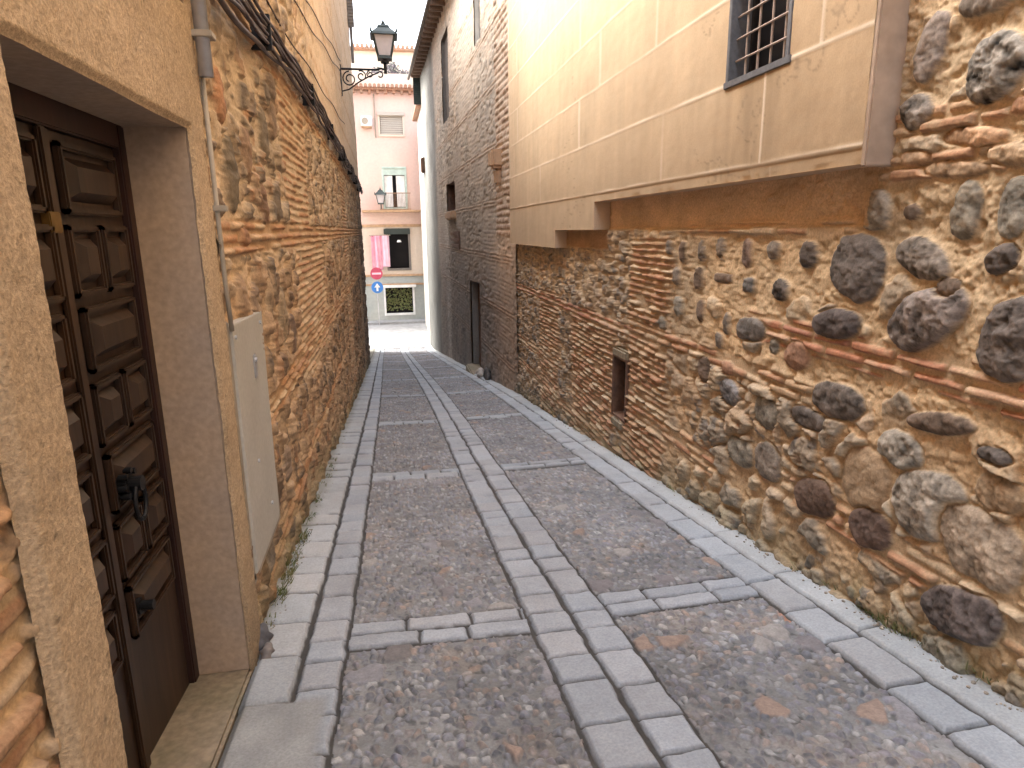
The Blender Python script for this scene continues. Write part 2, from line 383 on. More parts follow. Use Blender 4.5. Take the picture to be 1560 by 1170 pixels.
    # patch of plain grey cement at the doorway
    cm=sm(.0,.06,np.minimum(-.30-U+.02*fbm(U,Y,.3,2,88)+.0,2.50-Y+.10*fbm(U,Y,.3,3,89)))
    C=C*(1-cm[...,None])+(np.array((.30,.31,.31))*(1+.25*fbm(U,Y,.15,4,90))[...,None])*cm[...,None];Hh=Hh*(1-cm)+cm*(.006+.004*fbm(U,Y,.2,4,91))
    # moss and dirt along wall feet
    n=fbm(U,Y,.4,4,95)
    d=sm(.10,.0,U+.74+.05*n)*.45+sm(2.20,2.30,U+.05*n)*.35
    mo=np.array((.13,.12,.06)); C=C*(1-d[...,None])+mo*d[...,None]
    st=fbm(U,Y,1.1,4,97)[...,None];C=C*(1+.14*st)
    gsh=sm(9,30,Y);wt=np.interp(U,[-1.3,-.74,.83,2.3,2.75],[-.05,-.05,-.34,-.52,-.55])
    X=U+gsh*wt+.032*sm(4.5,2,Y)*np.exp(-((U-.83)/.45)**2)-.02*sm(4,2,Y)*np.exp(-((U+.3)/.2)**2)
    dish=-.035*np.clip(1-((U-.83)/1.6)**2,0,1)
    Z=zg(Y)+Hh+dish+.035
    Z=Z-.30*sm(-.70,-.722,U)*sm(1.45,1.5,Y)*sm(2.80,2.77,Y)-.035*sm(-.665,-.70,U)*sm(1.45,1.5,Y)*sm(2.95,2.85,Y)
    me=grid_mesh('street',np.stack([X,Y,Z],-1),C,flip=True)
    o=link('street',me,M['paving']);tag(o,kind='structure')
street()
mb=MB();mb.quad((-14,29.9,-5.20),(14,29.9,-5.20),(14,37.2,-5.08),(-14,37.2,-5.08));tag(mb.build('square',M['square']),kind='structure')
mb=MB();mb.box(-14,14,37.0,39,-5.4,-4.97,.01);tag(mb.build('pavement',M['square']),kind='structure')
mb=MB();mb.quad((-900,-900,-5.6),(900,-900,-5.6),(900,900,-5.6),(-900,900,-5.6));tag(mb.build('ground',M['asphalt']),kind='structure')
# ================================================================ LEFT HOUSE
left=empty('stone_house',(-.72,2.15,-1.87),'rubble and brick house with the dark panelled door and grey cabinet, left of the alley','house')
MORT=(.54,.415,.275)
STN=[(.27,.20,.13),(.36,.26,.17),(.20,.15,.11),(.42,.31,.20),(.32,.21,.13),(.44,.34,.23),(.17,.14,.11)]
BRK=[(.45,.27,.15),(.50,.34,.20),(.43,.23,.12),(.54,.40,.25),(.48,.30,.17),(.37,.20,.11)]
def rowspec(zmax_f,n,top,nt):
    return np.concatenate([np.linspace(0,1,n),1+np.arange(1,nt+1)/nt]),zmax_f,top
def wall_grid(ys,ztop_f,n,top,nt):
    t=np.concatenate([np.linspace(0,1,n),1+np.arange(1,nt+1)/nt])
    T,Y=np.meshgrid(t,ys,indexing='ij')
    zb=zg(Y)-.08
    Z=np.where(T<=1,zb+(ztop_f-zb)*T,ztop_f+(top-ztop_f)*(T-1))
    return Y,Z
def left_wall():
    ys=np.concatenate([np.arange(-6,1.0,.08),logspace_step(1.05,22,lambda y:min(.045,max(.006,y*y*.0028)))])
    Y,Z=wall_grid(ys,1.55,560,np.where(ys<13.0,4.9,7.3)[None,:],190)
    P=Patch(Y,Z,MORT,5,.010);P.mort=MORT
    low=sm(-.05,-.4,Z)
    P.rubble(np.ones_like(Y),.17,.20,.80,STN,.030,21,.03,.40)
    P.rubble(sm(-.2,.2,fbm(Y,Z,.5,3,7)),.075,.085,.5,STN+[(.42,.24,.13)],.018,22,.05,.4)
    # zone between the string courses, reddish rubble low down
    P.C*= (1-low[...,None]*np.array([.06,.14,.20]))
    P.C*= (1+.15*sm(4,9,Y)[...,None]*np.array([0,.1,.3]))
    # brick piers
    for (a,b,z0,z1,s) in [(5.4,6.9,-.1,1.15,31),(5.6,8.0,-1.25,-.1,32),(12.0,13.4,-2.6,1.2,33),(17.5,19,-4,1.3,34),(-1.5,-.4,-2,3,36)]:
        P.bricks(box_mask(P,a,b,z0,z1,.08,.12,s),.062,.27,.95,BRK,.020,s,.38,mort=MORT)
    for (y0,y1,z0,n_,s) in [(3.0,22,-.02,3,41),(3.1,22,-1.02,3,42),(3.4,22,-1.85,2,43),(8,22,-2.75,3,44),(12,22,-3.6,3,47),(3,22,1.12,2,45),(-6,1.3,-1.35,7,46),(-6,1.3,-.45,3,48)]:
        P.bricks(box_mask(P,y0,y1,z0-.03*n_,z0+.03*n_,.03,.03,s),.060,.29,.93,BRK,.024,s,.36,mort=(.46,.30,.17))
    # left of the doorway: coursed brick with wide joints, low down
    P.bricks(box_mask(P,.2,1.32,-1.9,-.62,.04,.05,61),.066,.26,.95,[(.36,.22,.13),(.43,.30,.19),(.31,.18,.11),(.45,.34,.23),(.28,.18,.12)],.026,62,.42,mort=(.46,.34,.21))
    # above the doorway
    P.bricks(box_mask(P,1.1,3.1,.86,1.5,.05,.05,63),.07,.28,.55,BRK,.02,64,.4)
    # elongated dark stones
    for (y,z,ry,rz,c) in [(3.55,.28,.13,.19,(.17,.14,.10)),(3.95,.42,.12,.15,(.22,.15,.10)),(4.35,.17,.11,.12,(.2,.13,.09)),(3.45,.62,.10,.13,(.30,.17,.10)),(4.6,.62,.16,.16,(.17,.14,.10)),(4.9,.2,.15,.13,(.15,.12,.09)),(3.7,-.02,.11,.05,(.3,.17,.1)),(3.5,-1.75,.12,.1,(.2,.17,.14)),(4.3,-1.5,.16,.13,(.26,.2,.15)),(4.7,-.55,.14,.2,(.28,.22,.15)),(5.1,-.75,.13,.16,(.17,.12,.09)),(4.25,-.35,.1,.16,(.33,.25,.17)),(5.0,.75,.14,.14,(.22,.16,.11))]:
        P.stone(y,z,ry,rz,c,.035)
    # upper storey render
    up=sm(1.35,1.65,Z-.03*(Y-4)*0+.25*fbm(Y,Z,.7,3,70))*sm(6.0,9.5,Y+.8*fbm(Y,Z,.8,3,69))
    ub=np.array((.60,.47,.33))*(1+.12*fbm(Y,Z,.9,4,71)+.05*fbm(Y,Z,.12,3,72))[...,None]
    band=np.zeros_like(Z)
    for zz in np.arange(2.0,8.5,.75): band=np.maximum(band,sm(.05,.03,np.abs(Z-zz+.02*fbm(Y,Z,.5,2,73))))
    ub=ub*(1-.25*band[...,None]*np.array([.6,1,1.3]))
    P.C=P.C*(1-.8*up[...,None])+ub*.8*up[...,None];P.Hh=P.Hh*(1-.75*up)
    led=sm(1.22,1.27,Z)*sm(1.36,1.31,Z)
    P.Hh=P.Hh+.0*led
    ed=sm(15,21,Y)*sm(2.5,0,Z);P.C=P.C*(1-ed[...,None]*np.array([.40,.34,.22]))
    # darker wall foot with green patches
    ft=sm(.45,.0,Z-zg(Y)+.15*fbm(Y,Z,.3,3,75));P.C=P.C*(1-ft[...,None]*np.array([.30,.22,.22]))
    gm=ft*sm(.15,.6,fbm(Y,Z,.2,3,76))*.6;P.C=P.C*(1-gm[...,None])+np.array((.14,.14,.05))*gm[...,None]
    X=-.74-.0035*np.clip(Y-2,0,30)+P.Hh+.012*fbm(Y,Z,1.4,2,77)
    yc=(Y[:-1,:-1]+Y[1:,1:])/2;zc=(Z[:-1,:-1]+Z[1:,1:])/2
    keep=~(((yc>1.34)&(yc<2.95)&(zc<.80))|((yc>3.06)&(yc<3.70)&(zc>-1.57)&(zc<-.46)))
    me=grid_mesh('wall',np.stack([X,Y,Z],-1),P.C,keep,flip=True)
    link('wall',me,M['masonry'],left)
left_wall()
# door surround (roughcast, one piece) --------------------------------------
def surround():
    zb=-2.1
    def pc(y0,y1,z0,z1,ny,nz,hole=None): pass
    ys=np.arange(1.30,2.9801,.01);zs=np.arange(-2.10,.861,.01)
    Y,Z=np.meshgrid(ys,zs,indexing='xy')
    X=-.700+.006*fbm(Y,Z,.25,4,801)+.0025*fbm(Y,Z,.03,2,802)
    C=np.array((.455,.34,.22))*(1+.16*fbm(Y,Z,.4,4,803)+.12*fbm(Y,Z,.03,3,804))[...,None]
    dd=sm(-1.2,-1.9,Z+.25*fbm(Y,Z,.3,3,808))[...,None];C=C*(1-.32*dd)
    # soften outer edge and opening edges
    e=np.minimum(np.minimum(Y-1.30,2.98-Y),.86-Z)
    X-=.03*sm(.03,.0,e)
    wob=.006*fbm(Z,Z*0,.08,3,805)
    op=(Y>1.525)&(Y<2.765)&(Z<.385)
    eo=np.where(op,0,np.maximum(np.maximum(1.525-Y,Y-2.765),Z-.385))
    X-=.014*sm(.016,0,eo)
    pits=vn(Y/.012,Z/.012,806)>.965
    C=np.where(pits[...,None],C*.45,C)
    yc=(Y[:-1,:-1]+Y[1:,1:])/2;zc=(Z[:-1,:-1]+Z[1:,1:])/2
    keep=~((yc>1.528)&(yc<2.762)&(zc<.382))
    me=grid_mesh('door_surround',np.stack([X,Y,Z],-1),C,keep)
    o=link('door_surround',me,attr_mat('roughcast_attr',.92,95,.42,1.0,.007,.15),left)
    # reveals: smoother plaster
    mb=MB()
    mb.box(-1.0,-.712,2.762,2.95,-1.93,.44,.008)      # far jamb
    mb.box(-1.0,-.712,1.37,1.528,-1.95,.44,.008)      # near jamb
    mb.box(-1.0,-.712,1.37,2.95,.384,.60,.008)      # head
    mb.build('door_reveal',M['jamb'],left)
    mb=MB();mb.prism([(1.50,-2.3),(2.775,-2.3),(2.775,-1.925),(1.50,-1.772)],lambda a,b,d:(d,a,b),-1.02,-.708,.014)
    mb.build('threshold',M['thresh'],left)
surround()
def door():
    d=MB()
    XF=-.955
    # two leaves
    d.box(XF-.05,XF,2.165,2.70,-1.92,.30,.004);d.box(XF-.05,XF,1.62,2.155,-1.92,.30,.004)
    # bead covering the meeting joint
    d.box(XF,XF+.02,2.135,2.185,-1.92,.30,.006)
    o=d.build('door',M['wood'],left);tag(o,'dark brown double door of raised square and oblong panels')
    f=MB();f.box(-.995,-.93,2.70,2.762,-1.925,.384,.006);f.box(-.995,-.93,1.528,1.62,-1.925,.384,.006);f.box(-.995,-.93,1.62,2.70,.30,.384,.006)
    f.build('door_frame',M['woodframe'],left)
    def panel(y0,y1,z0,z1):
        p=MB();b=.022;h=.026
        p.box(XF,XF+h,y0,y1,z1-b,z1,.006);p.box(XF,XF+h,y0,y1,z0,z0+b,.006)
        p.box(XF,XF+h,y0,y0+b,z0,z1,.006);p.box(XF,XF+h,y1-b,y1,z0,z1,.006)
        a=[(y0+.04,z0+.04),(y1-.04,z0+.04),(y1-.04,z1-.04),(y0+.04,z1-.04)]
        c=[(y0+.07,z0+.068),(y1-.07,z0+.068),(y1-.07,z1-.068),(y0+.07,z1-.068)]
        bm=p.bm
        A=[bm.verts.new((XF+.001,*q)) for q in a];C=[bm.verts.new((XF+.036,*q)) for q in c]
        bm.faces.new(C)
        for i in range(4): bm.faces.new((A[i],A[(i+1)%4],C[(i+1)%4],C[i]))
        q=p.build('panel',M['wood'],o);q.location=(0,0,0)
    rows=[(.06,.27,'w'),(-.19,.03,'s'),(-.43,-.22,'w'),(-.67,-.46,'s'),(-.91,-.70,'w'),(-1.15,-.94,'s'),(-1.38,-1.18,'w')]
    for s in (0,-.545):
        for (a,b,k) in rows:
            y0,y1=2.205+s,2.665+s
            if k=='w': panel(y0+.02,y1-.02,a,b)
            else: panel(y0,(y0+y1)/2-.012,a,b);panel((y0+y1)/2+.012,y1,a,b)
    k=MB()
    kx,ky,kz=XF+.03,2.30,-.83
    k.cyl((kx,ky,kz),.038,.03,'X',20);k.cyl((kx+.03,ky,kz),.026,.05,'X',16)
    k.tube([(kx+.04,ky+.045*math.sin(t),kz-.065+.065*math.cos(t)) for t in np.linspace(0,2*math.pi,22)],.008,8)
    for i in range(8):
        a=i*math.pi/4;k.cyl((kx+.01,ky+.048*math.cos(a),kz+.048*math.sin(a)),.011,.03,'X',10)
    k.build('knocker',M['iron'],o).location=(0,0,0)
    k=MB();k.cyl((XF+.02,2.28,-1.28),.03,.02,'X',16);k.cyl((XF+.045,2.28,-1.28),.018,.05,'X',12);k.box(XF,XF+.006,2.255,2.30,-1.40,-1.22,.002)
    k.build('handle',M['iron'],o).location=(0,0,0)
    k=MB();k.box(XF,XF+.026,2.10,2.165,.005,.065,.003);k.build('plate',M['brass'],o).location=(0,0,0)
door()
# left roof and body
mb=MB();mb.box(-6,-1.4,-6,13,-6,4.8);mb.box(-6,-1.4,13,21.9,-6,7.2);mb.build('body',M['body'],left)
mb=MB();mb.box(-1.4,-.82,21.85,22.0,-6,7.25);mb.build('end_wall',M['body'],left)
mb=MB();mb.box(-1.4,-.80,13.0,13.1,4.5,7.25);mb.build('gable_wall',M['body'],left)
def eave(y0,y1,z):
    mb=MB();mb.box(-6.2,-.42,y0,y1,z,z+.16,.01)
    for i in range(int((y1-y0)/.78)): mb.box(-.95,-.45,y0+.2+i*.78,y0+.32+i*.78,z-.13,z)
    mb.build('eave',M['brown'],left)
eave(-6.2,12.95,4.95);eave(12.95,22.2,7.34)  # roof heights above view set low to let more sky light in
# tall shutter near the far corner
mb=MB();mb.box(-.80,-.62,21.2,21.28,5.75,7.15,.01)
for i in range(15): mb.box(-.79,-.63,21.17,21.2,5.85+i*.085,5.91+i*.085)
mb.build('shutter',M['greytimber'],left)
mb=MB();mb.tube([(-.74,21.7,7.2),(-.74,21.7,4.9)],.045,10);mb.build('downpipe',M['greytimber'],left)
# utility cabinet -------------------------------------------------------------
cab=empty('utility_cabinet',(-.72,3.37,-1.59),'pale grey metal meter cabinet door on the rubble wall beside the doorway','cabinet')
X0=-.712
X0=-.700
poly=[(3.03,-1.60),(3.70,-1.60),(3.76,-.415),(3.05,-.40)]
mb=MB();mb.prism(poly,lambda a,b,d:(d,a,b),-.80,X0,.004);mb.build('door',M['cabinet'],cab)
mb=MB();mb.box(X0,X0+.006,3.42,3.48,-.72,-.60,.002);mb.cyl((X0+.008,3.45,-.63),.012,.012,'X',12);mb.build('lock',M['galv'],cab)
for (y,z) in [(3.30,-1.12),(3.52,-1.44),(3.10,-.46),(3.68,-.47)]:
    mb=MB();mb.cyl((X0+.003,y,z),.010,.008,'X',12);mb.build('screw',M['galv'],cab)
mb=MB();mb.box(-.80,X0-.012,3.0,3.05,-1.63,-.38,.004);mb.box(-.80,X0-.012,3.73,3.79,-1.63,-.38,.004);mb.box(-.80,X0-.012,3.0,3.79,-1.65,-1.60,.004);mb.build('frame',M['conduit'],cab)
# pipe
pp=empty('cable_duct',(-.68,3.03,-.40),'grey duct: fat galvanised pipe above, thin conduit below, between doorway and cabinet','pipe')
mb=MB();mb.tube([(-.668,2.955,4.9),(-.668,2.955,.60)],.027,14);mb.build('upper_pipe',M['galv'],pp,True)
mb=MB();mb.tube([(-.692,2.99,.64),(-.692,2.992,-.2),(-.695,3.03,-.42)],.010,12);mb.build('lower_conduit',M['conduit'],pp,True)
for z in (.75,1.6,.1): 
    mb=MB();mb.box(-.74,-.625 if z>.5 else -.65,2.92 if z>.5 else 2.97,2.995 if z>.5 else 3.01,z-.012,z+.012,.003);mb.build('clamp',M['conduit'],pp)
# cable bundle
rnd=random.Random(4)
cb=empty('cable_bundle',(-.70,3.2,1.05),'bundle of sagging black cables clipped along the left house wall','cable')
def zc(y): return np.interp(y,[1.0,3.3,3.74,5.5,7.88,12,21.9],[.98,1.06,1.11,1.25,1.33,1.30,1.22])
for k in range(9):
    pts=[];ph=rnd.random()*9
    for y in np.arange(2.6,21.95,.17):
        sag=.022*math.sin(y*2.1+ph)+.013*math.sin(y*5.3+ph*2)
        pts.append((-.66-.0035*(y-2)+.012*math.sin(y*1.7+ph)+(k%3)*.014,y,float(zc(y))+sag+(k-4)*.017-.03*(k==0)*abs(math.sin(y*1.3))))
    mb=MB();mb.tube(pts,.010 if k%3 else .014,7);mb.build('cable',M['cable'],cb,True)
for (za,zb,ph) in [(1.55,3.2,0.),(1.75,3.45,1.3),(1.42,2.2,2.2)]:
    pts=[(-.715-.0035*(y-2),y,za+(zb-za)*((y-3)/(12))-.05*math.sin(y*.9+ph)**2) for y in np.arange(3,15.05,.2)]
    mb=MB();mb.tube(pts,.007,6);mb.build('cable',M['cable'],cb,True)
for y in np.arange(4.5,21.5,2.6):
    mb=MB();mb.box(-.76-.0035*(y-2),-.615-.0035*(y-2),y-.012,y+.012,zc(y)-.10,zc(y)+.10,.004);mb.build('clip',M['iron'],cb)
# ================================================================ RIGHT HOUSE
right=empty('jettied_house',(2.28,5,-2.2),'house with smooth scored plaster upper storey jettied over rubble stone, right of the alley','house')
MR=(.575,.425,.26)
ST3=[(.44,.34,.24),(.38,.30,.21),(.48,.38,.26),(.32,.26,.19),(.42,.30,.19),(.28,.235,.18)]
ST2=[(.26,.22,.18),(.33,.27,.20),(.19,.165,.14),(.40,.32,.23),(.32,.24,.17),(.38,.28,.19),(.23,.20,.17),(.46,.36,.25)]
def right_wall():
    ys=np.concatenate([np.arange(-6,1.5,.08),logspace_step(1.55,12.0,lambda y:min(.04,max(.0055,y*y*.00125)))])
    Y,Z=wall_grid(ys,1.12,520,7.2,90)
    P=Patch(Y,Z,MR,105,.010);P.mort=MR
    far=sm(4.2,6.5,Y);one=np.ones_like(Y)
    top=sm(-.02,-.12,Z)
    sup=1-box_mask(P,2.87,6.9,-.015,.5,.02,.02,9)          # plain plaster band under the jetty
    sup*=1-box_mask(P,6.8,8.6,-.22,.5,.03,.02,10)
    lowf=sm(-.75,-1.0,Z)
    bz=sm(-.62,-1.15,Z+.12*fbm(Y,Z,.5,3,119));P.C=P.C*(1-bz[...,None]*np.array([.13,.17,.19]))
    P.rubble(sup*(1-far)*lowf,.24,.19,.74,ST3,.042,121,.03,.28)
    P.rubble(sup*(1-far)*(1-lowf),.25,.20,.28,ST3,.026,122,.10,.45)
    P.rubble(sup*lowf*(1-far)*sm(-.1,.2,fbm(Y,Z,.4,3,17)),.09,.075,.6,ST2,.02,123,.05,.4)
    P.rubble(sup*far,.17,.12,.78,ST2+ST3,.030,124,.04,.36)
    P.rubble(sup*far,.085,.06,.45,ST2+ST3,.018,125,.05,.4)
    BR=[(.46,.28,.16),(.52,.36,.22),(.43,.24,.14),(.54,.41,.27),(.40,.21,.12)]
    for (a,b,z0,z1,s) in [(5.15,6.10,-2.5,-.08,131),(6.48,8.1,-2.6,-1.0,132),(8.8,9.9,-3.0,-.9,137)]:
        P.bricks(box_mask(P,a,b,z0,z1,.07,.10,s),.056,.25,.97,BR,.032,s,.40,mort=(.44,.32,.20))
    for (y0,y1,z0,n_,s) in [(-6,3.95,-.62,3,141),(3.0,6.2,-.93,2,142),(6.2,12,-1.0,2,145),(-6,3.6,-1.50,3,143),(2.95,4.9,-.015,1.6,144),(4.2,6,-1.72,3,146),(-6,2.85,.24,2,147),(-6,2.8,.43,2,148),(9,12,-1.9,3,149),(6,12,-2.35,3,150)]:
        P.bricks(box_mask(P,y0,y1,z0-.03*n_,z0+.03*n_,.04,.035,s),.062,.30,.88,([(.46,.22,.13),(.40,.18,.10),(.52,.33,.21),(.36,.17,.11)] if s in(141,145) else BR) if s not in(147,148) else [(.46,.31,.19),(.42,.24,.14),(.5,.36,.23)],.028,s,.34,mort=(.55,.41,.26))
    # individual stones, (px-derived) y,z,half sizes
    dk=(.115,.10,.09);md=(.20,.175,.15);gr=(.25,.235,.20);br=(.15,.115,.09);tn=(.36,.27,.18);rd=(.31,.19,.13)
    L=[]
    def A(y,z,a,b,c,h=.045,ang=0,p=2.4,m=.3): L.append((y,z,a,b,c,h,ang,p,m))
    A(2.94,-.20,.125,.130,(.14,.125,.115),.055,.2,2.8,.18)
    A(3.02,-.50,.115,.060,(.10,.085,.08),.050,-.1,2.4)
    A(2.53,-.15,.100,.062,md,.05,.35,1.9,.5)
    A(2.46,-.40,.145,.095,(.19,.165,.15),.07,-.5,2.2,.5)
    A(2.05,-.42,.085,.125,dk,.06,.1,2.4,.4)
    A(2.34,.06,.052,.090,(.21,.19,.155),.035,.15)
    A(2.13,.06,.050,.085,gr,.035)
    A(2.29,.57,.085,.100,(.24,.225,.20),.06,.6,2.,.6)
    A(2.62,.72,.060,.110,(.22,.19,.17),.035,.3)
    A(2.65,.48,.075,.055,(.20,.18,.16),.04,.2,2.,.5)
    A(2.15,-.13,.055,.045,dk,.045,-.5)
    A(2.37,-.255,.042,.034,br,.03)
    A(2.63,.055,.036,.030,br,.025)
    A(2.85,.07,.075,.075,(.25,.22,.18),.05,0,2.4,.25)
    A(3.87,-.65,.125,.060,(.145,.135,.125),.040,-.1,3.)
    A(3.56,-.37,.075,.055,dk,.04,0,2.,.5)
    A(3.95,-.37,.055,.040,(.15,.15,.15),.03,0,4)
    A(4.30,-.35,.085,.030,br,.03,0,5)
    A(3.33,-.155,.055,.055,dk,.04,-.2)
    A(3.68,-.140,.055,.050,md,.025,0,2.5)
    A(4.0,-.17,.055,.070,(.25,.19,.16),.025)
    A(4.37,-.145,.045,.055,md,.03);A(4.65,-.17,.04,.065,md,.03);A(4.95,-.18,.05,.06,br,.03);A(5.2,-.16,.05,.05,md,.03)
    A(4.68,-.38,.06,.065,br,.03);A(5.05,-.39,.055,.06,md,.03);A(4.6,-.62,.05,.07,br,.03);A(4.2,-.66,.035,.06,md,.03);A(4.3,-.8,.05,.05,md,.03)
    A(5.0,-.62,.06,.06,gr,.03);A(5.3,-.80,.06,.05,gr,.03)
    A(3.34,-.73,.085,.065,rd,.035,-.2,2.2,.2);A(3.58,-.71,.045,.045,gr,.03)
    A(2.98,-.90,.140,.080,(.15,.13,.115),.05,-.05,2.2,.35)
    A(2.30,-.83,.115,.040,br,.045,-.2,2.2,.4)
    A(2.50,-1.02,.085,.065,(.27,.25,.215),.04,0,2.6,.35)
    A(2.70,-1.25,.115,.125,tn,.035,.1,2.6,.15)
    A(3.18,-1.06,.11,.05,dk,.04)
    A(3.06,-1.48,.110,.085,(.13,.09,.07),.055,-.3,2.6,.2)
    A(2.60,-1.46,.095,.075,(.12,.085,.07),.055,-.3,2.6,.2)
    A(2.06,-1.59,.125,.085,(.125,.105,.10),.055,-.25,2.4,.35)
    A(2.30,-1.20,.13,.13,(.26,.235,.20),.05,-.2,2.4,.5)
    A(2.03,-1.28,.12,.12,(.36,.30,.235),.04,0,2.6,.25)
    A(2.03,-.88,.06,.03,dk,.04);A(2.0,-1.02,.08,.06,tn,.03)
    A(4.1,-1.13,.10,.07,(.21,.21,.22),.04,0,2.2,.5);A(4.15,-.97,.08,.04,rd,.03)
    A(3.6,-1.15,.09,.08,gr,.04);A(3.55,-1.45,.10,.09,md,.04);A(4.5,-1.05,.08,.08,br,.04);A(3.9,-1.5,.12,.08,gr,.04)
    A(2.15,.25,.09,.035,(.44,.33,.22),.035,.1);A(2.42,.22,.10,.03,(.45,.33,.22),.03,.1);A(2.35,.34,.09,.03,(.45,.30,.19),.035,.12);A(2.62,.28,.08,.03,(.42,.3,.2),.03,.1);A(2.1,.42,.07,.035,(.40,.24,.15),.03)
    A(2.0,.7,.08,.09,gr,.04);A(2.35,.83,.10,.05,md,.04)
    P.mort=(.56,.42,.265)
    for l in L: P.stone(l[0],l[1],l[2]*(1.52 if l[2]>.08 else 1.25),l[3]*(1.30 if l[3]>.05 else 1.15),l[4],l[5],l[6],l[7],mott=l[8])
    # smear of orange mortar under jetty
    k=box_mask(P,2.87,6.9,.0,.5,.02,.02,9);P.C=P.C*(1-k[...,None])+np.array((.60,.43,.27))*(1+.35*fbm(Y,Z,.3,4,160))[...,None]*k[...,None]
    P.Hh=P.Hh-.02*k
    k=box_mask(P,6.8,8.6,-.22,.5,.03,.02,10);P.C=P.C*(1-k[...,None])+np.array((.42,.27,.15))*(1+.3*fbm(Y,Z,.2,4,161))[...,None]*k[...,None]
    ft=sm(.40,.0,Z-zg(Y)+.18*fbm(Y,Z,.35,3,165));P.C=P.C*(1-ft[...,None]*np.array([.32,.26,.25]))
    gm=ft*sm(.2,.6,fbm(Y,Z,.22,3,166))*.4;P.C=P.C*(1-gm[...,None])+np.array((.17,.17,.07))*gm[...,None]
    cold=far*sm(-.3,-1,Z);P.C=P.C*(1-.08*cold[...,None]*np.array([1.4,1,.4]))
    batter=.03*sm(.6,0,Z-zg(Y))
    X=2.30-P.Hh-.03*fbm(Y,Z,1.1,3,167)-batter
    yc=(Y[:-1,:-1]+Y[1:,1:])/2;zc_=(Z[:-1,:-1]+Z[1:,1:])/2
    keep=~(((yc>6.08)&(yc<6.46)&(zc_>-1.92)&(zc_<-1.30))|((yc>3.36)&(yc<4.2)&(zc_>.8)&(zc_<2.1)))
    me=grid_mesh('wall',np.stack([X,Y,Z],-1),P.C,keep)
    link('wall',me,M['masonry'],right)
right_wall()
mb=MB();mb.box(2.27,2.72,6.06,6.085,-1.94,-1.28);mb.box(2.27,2.72,6.455,6.48,-1.94,-1.28);mb.box(2.27,2.72,6.085,6.455,-1.94,-1.915);mb.box(2.27,2.72,6.085,6.455,-1.305,-1.28)
slit=mb.build('slit_window',M['brown'],right)
mb=MB();mb.box(2.40,2.44,6.085,6.455,-1.915,-1.305);mb.build('shutter',M['void'],slit).location=(0,0,0)  # near-black sheet standing in for the unlit inside of the slit
mb=MB();mb.box(2.262,2.34,6.06,6.48,-1.30,-1.20,.02);o=mb.build('lintel',M['thresh'],slit);o.location=(0,0,0)
mb=MB();mb.box(2.245,2.36,6.10,6.44,-2.05,-1.93,.03);o=mb.build('sill',M['thresh'],slit);o.location=(0,0,0)
